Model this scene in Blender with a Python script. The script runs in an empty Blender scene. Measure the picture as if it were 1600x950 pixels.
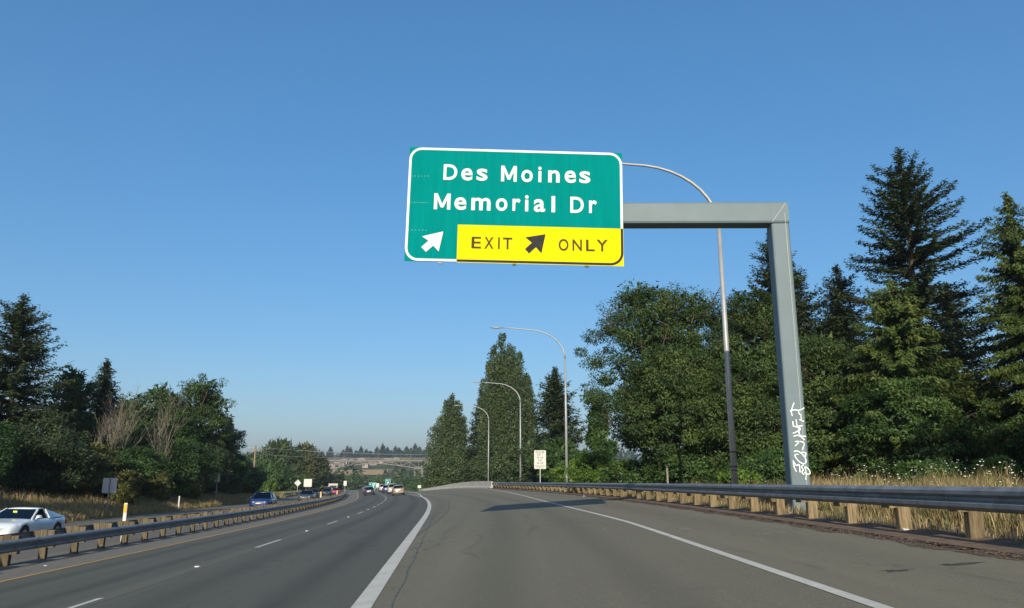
import bpy, math, random
import numpy as np
from mathutils import Vector, Matrix

# ------------------------------------------------------------------ camera, sky, sun, exposure
S = bpy.context.scene
COL = S.collection
cam_d = bpy.data.cameras.new("camera"); cam = bpy.data.objects.new("camera", cam_d); COL.objects.link(cam)
cam_d.sensor_width = 36.0; cam_d.lens = 26.55; cam_d.clip_start = 0.1; cam_d.clip_end = 9000
cam.location = (0, 0, 0); cam.rotation_euler = (math.radians(90 + 12.43), 0, 0)
S.camera = cam
SUN_ELEV, SUN_AZ = math.radians(23.7), 0.08          # the light travels along (SUN_AZ, 1) on the map
w = bpy.data.worlds.new("World"); S.world = w; w.use_nodes = True
nt = w.node_tree; bg = nt.nodes["Background"]
sky = nt.nodes.new("ShaderNodeTexSky"); sky.sky_type = 'NISHITA'; sky.sun_disc = False
sky.sun_elevation = SUN_ELEV; sky.sun_rotation = math.radians(180 + 4.0)
sky.altitude = 0; sky.air_density = 1.0; sky.dust_density = 2.0; sky.ozone_density = 6.0
# the camera's film response to the sky: softer contrast, richer blue, the same in every direction
s_gam = nt.nodes.new("ShaderNodeGamma"); s_gam.inputs[1].default_value = 0.65
s_sat = nt.nodes.new("ShaderNodeHueSaturation"); s_sat.inputs["Saturation"].default_value = 1.35; s_sat.inputs["Value"].default_value = 1.70
nt.links.new(sky.outputs[0], s_gam.inputs[0]); nt.links.new(s_gam.outputs[0], s_sat.inputs["Color"]); nt.links.new(s_sat.outputs[0], bg.inputs[0])
bg.inputs[1].default_value = 0.12
sun_d = bpy.data.lights.new("sun", 'SUN'); sun_d.energy = 4.8; sun_d.angle = math.radians(0.5); sun_d.color = (1.0, 0.89, 0.71)
sun = bpy.data.objects.new("sun", sun_d); COL.objects.link(sun)
sd = Vector((SUN_AZ, 1, 0)).normalized() * math.cos(SUN_ELEV) + Vector((0, 0, -math.sin(SUN_ELEV)))
sun.rotation_euler = sd.to_track_quat('-Z', 'Y').to_euler()
sun.location = (-4, -60, 40)
S.view_settings.view_transform = 'Standard'; S.view_settings.look = 'None'
S.view_settings.exposure = 0.35; S.view_settings.gamma = 1.0; S.view_settings.use_curve_mapping = False
S.render.engine = 'CYCLES'
S.cycles.max_bounces = 6; S.cycles.transparent_max_bounces = 12; S.cycles.volume_bounces = 0
S.cycles.use_denoising = True

# ------------------------------------------------------------------ helpers
def tag(o, label=None, cat=None, group=None, kind=None):
    if label: o["label"] = label
    if cat: o["category"] = cat
    if group: o["group"] = group
    if kind: o["kind"] = kind
    return o
def empty(name, loc=(0, 0, 0), rz=0.0):
    o = bpy.data.objects.new(name, None); COL.objects.link(o); o.location = loc; o.rotation_euler = (0, 0, rz)
    o.empty_display_size = 0.2
    return o
def link(name, me, parent=None, loc=None, rot=None):
    o = bpy.data.objects.new(name, me); COL.objects.link(o)
    if parent: o.parent = parent
    if loc is not None: o.location = loc
    if rot is not None: o.rotation_euler = rot
    return o
def mesh_np(name, V, Q, mat=None, tint=None, smooth=False):
    V = np.asarray(V, dtype=np.float32).reshape(-1, 3); Q = np.asarray(Q, dtype=np.int32)
    k = Q.shape[1]; me = bpy.data.meshes.new(name)
    me.vertices.add(len(V)); me.vertices.foreach_set("co", V.ravel())
    me.loops.add(Q.size); me.loops.foreach_set("vertex_index", Q.ravel())
    me.polygons.add(len(Q)); me.polygons.foreach_set("loop_start", np.arange(0, Q.size, k, dtype=np.int32))
    if smooth: me.polygons.foreach_set("use_smooth", np.ones(len(Q), dtype=bool))
    me.update(calc_edges=True)
    if tint is not None:
        a = me.attributes.new("tint", 'FLOAT', 'FACE'); a.data.foreach_set("value", np.asarray(tint, dtype=np.float32))
    if mat: me.materials.append(mat)
    return me
class MB:
    """collects shapes; build() links them as one mesh object"""
    def __init__(s): s.v = []; s.f = []
    def add(s, vs, fs):
        b = len(s.v); s.v += [tuple(v) for v in vs]; s.f += [tuple(i + b for i in f) for f in fs]; return s
    def box(s, x0, x1, y0, y1, z0, z1):
        vs = [(x, y, z) for z in (z0, z1) for y in (y0, y1) for x in (x0, x1)]
        return s.add(vs, [(0, 2, 3, 1), (4, 5, 7, 6), (0, 1, 5, 4), (2, 6, 7, 3), (0, 4, 6, 2), (1, 3, 7, 5)])
    def cbox(s, x0, x1, y0, y1, z0, z1, c):
        """box with its four upright edges and its top edges chamfered"""
        def ring(z, i): return [(x0+c+i, y0+i, z), (x1-c-i, y0+i, z), (x1-i, y0+c+i, z), (x1-i, y1-c-i, z), (x1-c-i, y1-i, z), (x0+c+i, y1-i, z), (x0+i, y1-c-i, z), (x0+i, y0+c+i, z)]
        R = [ring(z0, 0), ring(z1 - c, 0), ring(z1, c * .7)]
        return s.rings(R, True)
    def rings(s, R, cap=True, closed=True):
        n = len(R[0]); vs = [p for r in R for p in r]; fs = []
        for i in range(len(R) - 1):
            for j in range(n if closed else n - 1):
                k = (j + 1) % n; fs.append((i*n + j, i*n + k, (i+1)*n + k, (i+1)*n + j))
        if cap: fs.append(tuple(range(n))[::-1]); fs.append(tuple((len(R)-1)*n + j for j in range(n)))
        return s.add(vs, fs)
    def tube(s, pts, rad, n=6, cap=True):
        pts = [Vector(p) for p in pts]
        rad = rad if isinstance(rad, (list, tuple)) else [rad] * len(pts)
        R = []; up = None
        for i, p in enumerate(pts):
            t = (pts[min(i+1, len(pts)-1)] - pts[max(i-1, 0)])
            t = t.normalized() if t.length > 1e-9 else Vector((0, 0, 1))
            if up is None: up = Vector((1, 0, 0)) if abs(t.x) < .8 else Vector((0, 1, 0))
            a = t.cross(up).normalized(); b = t.cross(a).normalized(); up = b.cross(t) if False else up
            R.append([p + (a*math.cos(2*math.pi*k/n) + b*math.sin(2*math.pi*k/n)) * rad[i] for k in range(n)])
        return s.rings(R, cap)
    def bar(s, a, b, wx, wz, up=(0, 0, 1)):
        a = Vector(a); b = Vector(b); t = (b - a).normalized(); u = Vector(up)
        x = t.cross(u).normalized(); z = x.cross(t).normalized()
        R = [[p + x*sx*wx/2 + z*sz*wz/2 for sx, sz in ((-1, -1), (1, -1), (1, 1), (-1, 1))] for p in (a, b)]
        return s.rings(R)
    def prism(s, poly, axis, a0, a1):
        """polygon (p,q) extruded along an axis: 'y' -> (p,a,q), 'x' -> (a,p,q), 'z' -> (p,q,a)"""
        def m(p, q, a): return {'y': (p, a, q), 'x': (a, p, q), 'z': (p, q, a)}[axis]
        R = [[m(p, q, a) for p, q in poly] for a in (a0, a1)]
        return s.rings(R)
    def mesh(s, name, mat=None, smooth=False):
        me = bpy.data.meshes.new(name); me.from_pydata(s.v, [], s.f); me.update()
        if mat: me.materials.append(mat)
        if smooth:
            me.polygons.foreach_set("use_smooth", [True] * len(me.polygons))
        return me
    def build(s, name, mat=None, parent=None, smooth=False, loc=None, rot=None):
        return link(name, s.mesh(name, mat, smooth), parent, loc, rot)
def bevel(o, wd=.01, seg=2):
    m = o.modifiers.new("bevel", 'BEVEL'); m.width = wd; m.segments = seg; m.limit_method = 'ANGLE'; return o

# ------------------------------------------------------------------ materials
def new_mat(name):
    m = bpy.data.materials.new(name); m.use_nodes = True
    return m, m.node_tree, m.node_tree.nodes, m.node_tree.links, m.node_tree.nodes["Principled BSDF"]
def noise(N, L, scale, detail=4, rough=.6, coord=None, dist=0.0):
    t = N.new("ShaderNodeTexNoise"); t.inputs["Scale"].default_value = scale; t.inputs["Detail"].default_value = detail
    t.inputs["Roughness"].default_value = rough; t.inputs["Distortion"].default_value = dist
    if coord is not None: L.new(coord, t.inputs["Vector"])
    return t.outputs["Fac"]
def ramp(N, L, fac, stops):
    r = N.new("ShaderNodeValToRGB"); e = r.color_ramp.elements
    while len(e) < len(stops): e.new(.5)
    for i, (p, c) in enumerate(stops): e[i].position = p; e[i].color = (*c, 1) if len(c) == 3 else c
    L.new(fac, r.inputs[0]); return r.outputs[0]
def mixc(N, L, fac, a, b, mode='MIX'):
    m = N.new("ShaderNodeMix"); m.data_type = 'RGBA'; m.blend_type = mode
    for sock, val in ((m.inputs[0], fac), (m.inputs[6], a), (m.inputs[7], b)):
        if isinstance(val, bpy.types.NodeSocket): L.new(val, sock)
        else: sock.default_value = val if not isinstance(val, tuple) or len(val) == 4 else (*val, 1)
    return m.outputs[2]
def bump(N, L, bs, height, strength=.3, dist=.02):
    b = N.new("ShaderNodeBump"); b.inputs["Strength"].default_value = strength; b.inputs["Distance"].default_value = dist
    L.new(height, b.inputs["Height"]); L.new(b.outputs[0], bs.inputs["Normal"])
def plain(name, c1, c2=None, rough=.6, metal=0.0, scale=6.0, bstr=0.0, spec=.5, coat=0.0):
    """one colour, mottled towards a second one"""
    m, t, N, L, b = new_mat(name)
    co = N.new("ShaderNodeTexCoord").outputs["Object"]
    n = noise(N, L, scale, 5, .6, co)
    if c2 is None: c2 = tuple(x * .8 for x in c1)
    L.new(ramp(N, L, n, [(.35, c2), (.65, c1)]), b.inputs["Base Color"])
    b.inputs["Roughness"].default_value = rough; b.inputs["Metallic"].default_value = metal
    b.inputs["Specular IOR Level"].default_value = spec; b.inputs["Coat Weight"].default_value = coat
    if bstr: bump(N, L, b, noise(N, L, scale * 8, 3, .6, co), bstr, .01)
    return m
def asphalt(name, base, dark, light, tracks, spots=.5):
    """UV = (metres across the road, metres along it); tracks = centres of polished wheel paths"""
    m, t, N, L, b = new_mat(name)
    uv = N.new("ShaderNodeTexCoord").outputs["UV"]; geo = N.new("ShaderNodeNewGeometry").outputs["Position"]
    mp = N.new("ShaderNodeMapping"); L.new(uv, mp.inputs[0]); mp.inputs["Scale"].default_value = (1.3, .035, 1)
    streak = noise(N, L, 1.0, 5, .65, mp.outputs[0], .3)
    big = noise(N, L, .12, 4, .6, geo, .4)
    fine = noise(N, L, 38.0, 3, .8, geo)
    agg = noise(N, L, 140.0, 2, .7, geo)
    mid = noise(N, L, 4.5, 5, .75, geo, .5)
    D2, L2 = tuple(x*.74 for x in dark), tuple(x*1.16 for x in light)
    c = ramp(N, L, streak, [(.3, D2), (.5, base), (.70, L2)])
    c = mixc(N, L, .30, c, ramp(N, L, mid, [(.36, D2), (.64, L2)]))
    c = mixc(N, L, .30, c, ramp(N, L, big, [(.35, dark), (.68, light)]))
    c = mixc(N, L, .42, c, ramp(N, L, fine, [(.34, tuple(x*.40 for x in dark)), (.66, tuple(x*1.5 for x in light))]))
    c = mixc(N, L, .35, c, ramp(N, L, agg, [(.36, tuple(x*.4 for x in dark)), (.66, tuple(x*1.7 for x in light))]))
    sx = N.new("ShaderNodeSeparateXYZ"); L.new(uv, sx.inputs[0])
    for tc, amt, wd in tracks:
        s = N.new("ShaderNodeMath"); s.operation = 'SUBTRACT'; L.new(sx.outputs[0], s.inputs[0]); s.inputs[1].default_value = tc
        a = N.new("ShaderNodeMath"); a.operation = 'ABSOLUTE'; L.new(s.outputs[0], a.inputs[0])
        mr = N.new("ShaderNodeMapRange"); mr.interpolation_type = 'SMOOTHSTEP'; L.new(a.outputs[0], mr.inputs[0])
        mr.inputs[1].default_value = 0; mr.inputs[2].default_value = wd; mr.inputs[3].default_value = min(1, abs(amt)*1.4); mr.inputs[4].default_value = 0
        mm = N.new("ShaderNodeMath"); mm.operation = 'MULTIPLY'; L.new(mr.outputs[0], mm.inputs[0])
        L.new(ramp(N, L, streak, [(.25, (.3,)*3), (.7, (1,)*3)]), mm.inputs[1])
        c = mixc(N, L, mm.outputs[0], c, tuple(x*.80 for x in dark) if amt > 0 else tuple(x*1.12 for x in light))
    # cracks and oil spots
    v = N.new("ShaderNodeTexVoronoi"); v.feature = 'DISTANCE_TO_EDGE'; v.inputs["Scale"].default_value = .16
    wob = N.new("ShaderNodeTexNoise"); wob.inputs["Scale"].default_value = .9; wob.inputs["Detail"].default_value = 5; L.new(geo, wob.inputs["Vector"])
    add = N.new("ShaderNodeVectorMath"); add.operation = 'MULTIPLY_ADD'; L.new(wob.outputs["Color"], add.inputs[0]); add.inputs[1].default_value = (2.2,)*3; L.new(geo, add.inputs[2])
    L.new(add.outputs[0], v.inputs["Vector"])
    ck = N.new("ShaderNodeMapRange"); L.new(v.outputs["Distance"], ck.inputs[0]); ck.inputs[1].default_value = .0; ck.inputs[2].default_value = .005; ck.inputs[3].default_value = .8; ck.inputs[4].default_value = 0
    gate = N.new("ShaderNodeMath"); gate.operation = 'MULTIPLY'; L.new(ck.outputs[0], gate.inputs[0]); L.new(ramp(N, L, big, [(.44, (0,)*3), (.54, (1,)*3)]), gate.inputs[1])
    c = mixc(N, L, gate.outputs[0], c, tuple(x*.4 for x in dark))
    sp = noise(N, L, .8, 2, .5, geo)
    c = mixc(N, L, ramp(N, L, sp, [(.70, (0,)*3), (.78, (spots*.5,)*3)]), c, tuple(x*.5 for x in dark))
    mp2 = N.new("ShaderNodeMapping"); L.new(uv, mp2.inputs[0]); mp2.inputs["Scale"].default_value = (1.6, .22, 1)
    st = noise(N, L, 1.0, 3, .6, mp2.outputs[0], .8)
    c = mixc(N, L, ramp(N, L, st, [(.62, (0,)*3), (.72, (.42,)*3)]), c, tuple(x*.62 for x in dark))           # long drips and rubbered patches
    c = mixc(N, L, ramp(N, L, noise(N, L, 26, 2, .5, geo), [(.70, (0,)*3), (.76, (.55,)*3)]), c, tuple(x*2.2 for x in light))   # pale stone chips
    c = mixc(N, L, ramp(N, L, noise(N, L, 17, 2, .5, geo), [(.24, (.6,)*3), (.30, (0,)*3)]), c, tuple(x*.4 for x in dark))       # dark tar flecks
    L.new(c, b.inputs["Base Color"]); b.inputs["Roughness"].default_value = .82; b.inputs["Specular IOR Level"].default_value = .3
    bump(N, L, b, agg, .5, .008)
    return m
def paint(name, col, worn, under):
    m, t, N, L, b = new_mat(name)
    geo = N.new("ShaderNodeNewGeometry").outputs["Position"]
    n1 = noise(N, L, 30, 5, .8, geo); n2 = noise(N, L, 2.2, 4, .7, geo)
    c = ramp(N, L, n2, [(.3, worn), (.6, col)])
    c = mixc(N, L, ramp(N, L, n1, [(.58, (0,)*3), (.72, (.75,)*3)]), c, under)
    L.new(c, b.inputs["Base Color"]); b.inputs["Roughness"].default_value = .7; b.inputs["Specular IOR Level"].default_value = .3
    bump(N, L, b, n1, .3, .006)
    return m
def foliage(name, stops, rough=.55, trans=.25):
    m, t, N, L, b = new_mat(name)
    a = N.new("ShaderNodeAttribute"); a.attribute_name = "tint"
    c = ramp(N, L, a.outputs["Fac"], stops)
    L.new(c, b.inputs["Base Color"]); b.inputs["Roughness"].default_value = rough; b.inputs["Specular IOR Level"].default_value = .25
    tr = N.new("ShaderNodeBsdfTranslucent"); hs = N.new("ShaderNodeHueSaturation"); hs.inputs["Saturation"].default_value = 1.15; hs.inputs["Value"].default_value = 1.3
    L.new(c, hs.inputs["Color"]); L.new(hs.outputs[0], tr.inputs[0])
    mx = N.new("ShaderNodeMixShader"); mx.inputs[0].default_value = trans
    L.new(b.outputs[0], mx.inputs[1]); L.new(tr.outputs[0], mx.inputs[2])
    L.new(mx.outputs[0], N["Material Output"].inputs[0])
    return m
def glass(name, tint, amt=.25):
    m, t, N, L, b = new_mat(name)
    tp = N.new("ShaderNodeBsdfTransparent"); tp.inputs[0].default_value = (*tint, 1)
    gl = N.new("ShaderNodeBsdfGlossy"); gl.inputs["Roughness"].default_value = .03; gl.inputs[0].default_value = (.9, .95, 1, 1)
    fr = N.new("ShaderNodeLayerWeight"); fr.inputs[0].default_value = amt
    mx = N.new("ShaderNodeMixShader"); L.new(fr.outputs["Fresnel"], mx.inputs[0]); L.new(tp.outputs[0], mx.inputs[1]); L.new(gl.outputs[0], mx.inputs[2])
    L.new(mx.outputs[0], N["Material Output"].inputs[0])
    return m
def wood(name, c1, c2, axis_scale=(14, 14, 1.2)):
    m, t, N, L, b = new_mat(name)
    co = N.new("ShaderNodeTexCoord").outputs["Object"]; oi = N.new("ShaderNodeObjectInfo").outputs["Random"]
    mp = N.new("ShaderNodeMapping"); mp.inputs["Scale"].default_value = axis_scale; L.new(co, mp.inputs[0])
    cx = N.new("ShaderNodeCombineXYZ"); mu = N.new("ShaderNodeMath"); mu.operation = 'MULTIPLY'; L.new(oi, mu.inputs[0]); mu.inputs[1].default_value = 50
    for i in range(3): L.new(mu.outputs[0], cx.inputs[i])
    L.new(cx.outputs[0], mp.inputs["Location"])
    n = noise(N, L, 2.2, 6, .7, mp.outputs[0], .6)
    c = ramp(N, L, n, [(.28, tuple(x*.5 for x in c2)), (.45, c2), (.62, c1)])
    hv = N.new("ShaderNodeHueSaturation"); vr = N.new("ShaderNodeMapRange"); L.new(oi, vr.inputs[0]); vr.inputs[3].default_value = .72; vr.inputs[4].default_value = 1.15
    L.new(vr.outputs[0], hv.inputs["Value"]); L.new(c, hv.inputs["Color"])
    L.new(hv.outputs[0], b.inputs["Base Color"]); b.inputs["Roughness"].default_value = .85; b.inputs["Specular IOR Level"].default_value = .2
    bump(N, L, b, n, .5, .01)
    return m

M = {}
M['main'] = asphalt("asphalt_mainline", (.072, .075, .060), (.055, .057, .046), (.098, .098, .077),
                    [(3.5, .55, .5), (5.3, .55, .5), (7.6, .6, .55), (9.4, .6, .55), (6.45, -.6, .5), (6.62, .9, .05)])
M['ramp'] = asphalt("asphalt_ramp", (.130, .122, .087), (.102, .097, .070), (.165, .152, .106),
                    [(-6.2, .45, .7), (-4.5, .35, .6), (-8.45, 1, .10), (-8.9, .5, .5), (-2.5, -.5, .9), (-.9, -.5, .6)])
M['opp'] = asphalt("asphalt_opposing", (.115, .110, .09), (.088, .085, .07), (.15, .14, .115), [(-3.3, .35, .6), (-6.6, .35, .6)])
M['shoulder'] = asphalt("asphalt_shoulder", (.13, .122, .10), (.095, .09, .075), (.175, .163, .135), [(-.2, -.4, .8)])
M['white_line'] = paint("white_line_paint", (.50, .49, .44), (.40, .39, .35), (.16, .155, .13))
M['yellow_line'] = paint("yellow_line_paint", (.52, .29, .05), (.40, .22, .045), (.13, .10, .06))
M['galv'] = plain("galvanised_steel", (.34, .355, .37), (.25, .265, .28), .48, .55, 3.0)
M['galv_dark'] = plain("weathered_rail_steel", (.26, .275, .285), (.16, .17, .18), .5, .45, 4.0, .1)
M['pole'] = plain("lamp_pole_steel", (.33, .345, .35), (.27, .285, .29), .5, .3, 2.0)
M['gantry'] = plain("gantry_paint", (.107, .154, .175), (.094, .137, .155), .6, .0, 1.3, .03)
M['weld'] = plain("weld_seam", (.36, .40, .40), (.28, .31, .31), .5, .0, 9)
M['post'] = wood("treated_post", (.245, .19, .108), (.14, .11, .066))
M['post_dark'] = wood("weathered_post", (.155, .125, .078), (.09, .072, .046))
M['green'] = plain("sign_green", (.0, .192, .182), (.0, .182, .173), .8, 0, .7, 0, .02)
_N, _L = M['green'].node_tree.nodes, M['green'].node_tree.links     # rain streaks and fading on the green sheeting
_mp = _N.new("ShaderNodeMapping"); _mp.inputs["Scale"].default_value = (5.0, 1, .35); _L.new(_N["Texture Coordinate"].outputs["Object"], _mp.inputs[0])
_st = ramp(_N, _L, noise(_N, _L, 1.6, 5, .65, _mp.outputs[0]), [(.3, (.86, .88, .88)), (.7, (1.10, 1.08, 1.08))])
_L.new(mixc(_N, _L, 1.0, _N["Color Ramp"].outputs[0], _st, 'MULTIPLY'), _N["Principled BSDF"].inputs["Base Color"])
M['sign_white'] = plain("sign_white", (.62, .65, .62), (.58, .61, .58), .75, 0, 2, 0, .1)
M['sign_yellow'] = plain("sign_yellow", (.62, .53, .0), (.60, .51, .0), .75, 0, 2, 0, .1)
M['sign_black'] = plain("sign_black", (.035, .035, .035), (.025, .025, .025), .8, 0, 6, 0, .1)
M['sign_brown'] = plain("sign_lettering_faded_black", (.075, .055, .02), (.05, .04, .018), .8, 0, 6, 0, .1)
M['alu'] = plain("sign_back_aluminium", (.42, .46, .50), (.34, .38, .42), .42, .5, 3)
M['cream'] = plain("off_white_sign", (.50, .51, .47), (.46, .47, .43), .5)  # one even off-white for small signs, boards and rail end panels
M['concrete'] = plain("barrier_concrete", (.40, .385, .35), (.29, .28, .255), .85, 0, 1.2, .2)
M['chalk'] = plain("spray_paint_white", (.84, .85, .84), (.75, .77, .76), .6, 0, 12)
M['dirt'] = plain("roadside_dirt", (.16, .105, .066), (.075, .052, .036), .95, 0, 5, .6)
M['needles'] = plain("fallen_needles", (.105, .068, .046), (.06, .043, .033), .95, 0, 14, .6)
def broken(m, scale, lo, hi):
    """lets the surface below show through in patches"""
    N, L = m.node_tree.nodes, m.node_tree.links; geo = N.new("ShaderNodeNewGeometry").outputs["Position"]
    tp = N.new("ShaderNodeBsdfTransparent"); mx = N.new("ShaderNodeMixShader")
    L.new(ramp(N, L, noise(N, L, scale, 6, .75, geo), [(lo, (0,)*3), (hi, (1,)*3)]), mx.inputs[0])
    L.new(tp.outputs[0], mx.inputs[1]); L.new(N["Principled BSDF"].outputs[0], mx.inputs[2]); L.new(mx.outputs[0], N["Material Output"].inputs[0])
broken(M['needles'], 7.0, .44, .54)
M['bark'] = wood("bark", (.14, .105, .075), (.075, .055, .04), (6, 6, 1.2))
M['deadwood'] = wood("dead_wood", (.25, .225, .17), (.16, .145, .11), (6, 6, 1.2))
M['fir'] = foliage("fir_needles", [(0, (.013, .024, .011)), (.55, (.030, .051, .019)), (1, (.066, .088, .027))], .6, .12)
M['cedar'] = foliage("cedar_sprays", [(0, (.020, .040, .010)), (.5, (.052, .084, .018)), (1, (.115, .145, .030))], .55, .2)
M['locust'] = foliage("locust_leaves", [(0, (.024, .048, .014)), (.55, (.052, .090, .023)), (1, (.105, .145, .036))], .55, .25)
M['maple'] = foliage("maple_leaves", [(0, (.020, .047, .012)), (.55, (.044, .090, .021)), (1, (.092, .145, .032))], .5, .25)
M['olive'] = foliage("olive_shrub_leaves", [(0, (.045, .055, .018)), (.55, (.088, .098, .03)), (1, (.16, .155, .045))], .6, .25)
M['poplar'] = foliage("poplar_leaves", [(0, (.026, .050, .018)), (.55, (.058, .092, .030)), (1, (.115, .145, .055))], .5, .25)
M['bright'] = foliage("bright_shrub_leaves", [(0, (.035, .085, .014)), (.55, (.085, .16, .022)), (1, (.19, .25, .04))], .5, .3)
M['straw'] = foliage("dry_grass", [(0, (.15, .105, .05)), (.5, (.33, .25, .13)), (.85, (.48, .39, .22)), (1, (.13, .16, .05))], .8, .3)
M['petal'] = plain("white_petals", (.75, .74, .66), (.6, .6, .5), .7)
M['rubber'] = plain("tyre_rubber", (.02, .02, .02), (.012, .012, .012), .8)
M['rim'] = plain("wheel_rim_alloy", (.45, .46, .47), (.35, .36, .37), .35, .8)
M['trim'] = plain("black_trim", (.02, .02, .022), (.013, .013, .014), .5)
M['cabin'] = plain("dark_cabin_cloth", (.03, .03, .034), (.018, .018, .02), .9)
M['glass'] = glass("car_glass", (.42, .48, .50), .32)
M['lens'] = plain("headlight_lens", (.72, .74, .75), (.5, .52, .54), .12, .3, 30)
M['red_lens'] = plain("tail_light_lens", (.45, .015, .015), (.28, .01, .01), .2, 0, 20)
M['amber'] = plain("reflector_amber", (.85, .42, .02), (.75, .34, .015), .4)
M['delin'] = plain("delineator_white", (.58, .575, .54), (.5, .49, .46), .5)
M['polewood'] = wood("utility_pole_wood", (.27, .21, .15), (.17, .13, .09), (9, 9, .8))
M['wire'] = plain("bare_cable", (.62, .62, .60), (.5, .5, .5), .45, .3)
M['bridge'] = plain("weathered_bridge_steel", (.19, .175, .15), (.14, .13, .11), .7, .1, .4)
M['bridge_deck'] = plain("bridge_deck_concrete", (.20, .175, .145), (.14, .125, .105), .9, 0, .3)
M['paper'] = plain("brown_crumpled_paper", (.36, .17, .085), (.24, .11, .055), .9, 0, 9, .5)
M['litter'] = plain("pale_litter", (.60, .60, .57), (.45, .45, .42), .8)
M['sticker'] = plain("yellow_green_tag", (.55, .62, .10), (.48, .55, .08), .7)
_pc = {}
def car_paint(key, c, metal=.0):
    if key not in _pc: _pc[key] = plain("car_paint_" + key, c, tuple(x*.94 for x in c), .3, metal, 1.5, 0, .5, .8)
    return _pc[key]

# ------------------------------------------------------------------ the lie of the land (metres, origin at the eye, +y ahead, +x right)
def sst(a, b, x):
    t = min(1, max(0, (x - a) / (b - a))); return t*t*(3 - 2*t)
def XR(d):  return 6.0 - .00128 * max(0.0, d - 15)**2                 # line of the right guardrail
def ZR(d):  return -.78 - .0143*d - .0004 * max(0.0, d - 100)**2
def XL(d):  return -11.4 - .083*d - .00058 * max(0.0, min(d, 130) - 30)**2 - .116 * max(0.0, d - 130)       # line of the median guardrail
def ZL(d):  return -2.1 - .0185*d
def LS(d):  return .99
def XM(ul, d): return XL(d) + ul * (LS(d) if ul > 0 else 1)
def z_main(x, d):
    ul = x - XL(d)
    return ZL(d) + (.078*ul if ul >= 0 else -.012*ul)
def z_road(x, d):
    """height of the pavement"""
    xg = XM(10.6, d)
    if x <= xg or d > 156: return z_main(x, d)
    xr = XR(d); zg = z_main(xg, d)
    if xr - xg < 1.0: return zg
    t = (x - xg) / (xr - xg)
    return zg + (ZR(d) - zg) * t
def far_z(x, y):
    z = -8 - 14 * sst(180, 420, y) + 34 * sst(560, 900, y) + 4 * sst(900, 1200, y)
    return z + 2.2 * math.sin(x*.011 + 1.3) * sst(400, 900, y)
def gz(x, y):
    """height of the bare ground"""
    yr = min(max(y, -40), 330)
    xl = XL(yr) - 9.4; xr = XR(yr) if yr < 150 else XM(12.5, yr)
    if x < xl:
        e = xl - x; b = z_main(xl, yr)
        cap = 3.2 * (1 - sst(70, 120, y)) + .3
        z = b + cap * (1 - math.exp(-.28 * e / cap)) if e > 0 else b
        near = z - 4 * sst(120, 260, y) * sst(0, 40, e)
        e2 = e
    elif x > xr:
        e = x - xr; b = ZR(yr) if yr < 150 else z_main(xr, yr)
        near = b + .085 * min(e, 9) * (1 - sst(90, 140, y)) - 5 * sst(95, 170, y) * sst(1.5, 22, e)
        e2 = e
    else:
        near = (z_road(x, yr) if x < XR(yr) or yr > 150 else ZR(yr)) - .10
        e2 = 0
    wgt = sst(170, 330, y) * sst(3, 45, e2)
    if y > 330: wgt = max(wgt, sst(330, 380, y))
    return near * (1 - wgt) + far_z(x, y) * wgt

def axis(bounds):
    out = []
    for a, b, st in bounds: out += list(np.arange(a, b, st))
    return np.array(out + [bounds[-1][1]])
gx = axis([(-1500, -300, 80), (-300, -80, 12), (-80, -44, 3), (-44, 30, 1.0), (30, 60, 4), (60, 300, 20), (300, 1500, 80)])
gy = axis([(-80, -12, 6), (-12, 200, 2.0), (200, 400, 6), (400, 1000, 20), (1000, 2400, 100)])
V = [(x, y, gz(x, y)) for y in gy for x in gx]
nx = len(gx); Q = [(j*nx+i, j*nx+i+1, (j+1)*nx+i+1, (j+1)*nx+i) for j in range(len(gy)-1) for i in range(nx-1)]
def ground_mat():
    m, t, N, L, b = new_mat("dry_roadside_ground")
    geo = N.new("ShaderNodeNewGeometry").outputs["Position"]
    n1 = noise(N, L, .25, 6, .65, geo); n2 = noise(N, L, 3.5, 5, .7, geo); n3 = noise(N, L, .02, 5, .65, geo)
    c = ramp(N, L, n2, [(.3, (.075, .055, .032)), (.5, (.16, .12, .062)), (.7, (.26, .20, .105))])
    c = mixc(N, L, ramp(N, L, n1, [(.48, (0,)*3), (.66, (.7,)*3)]), c, (.065, .075, .026))
    sx = N.new("ShaderNodeSeparateXYZ"); L.new(geo, sx.inputs[0])
    mr = N.new("ShaderNodeMapRange"); L.new(sx.outputs[1], mr.inputs[0]); mr.inputs[1].default_value = 120; mr.inputs[2].default_value = 200
    c = mixc(N, L, mr.outputs[0], c, ramp(N, L, n3, [(.35, (.03, .045, .018)), (.55, (.06, .07, .028)), (.7, (.11, .10, .05))]))
    L.new(c, b.inputs["Base Color"]); b.inputs["Roughness"].default_value = .95; b.inputs["Specular IOR Level"].default_value = .1
    bump(N, L, b, n2, .8, .06)
    return m
tag(link("ground", mesh_np("ground", V, Q, ground_mat(), smooth=True)), kind='structure')

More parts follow.
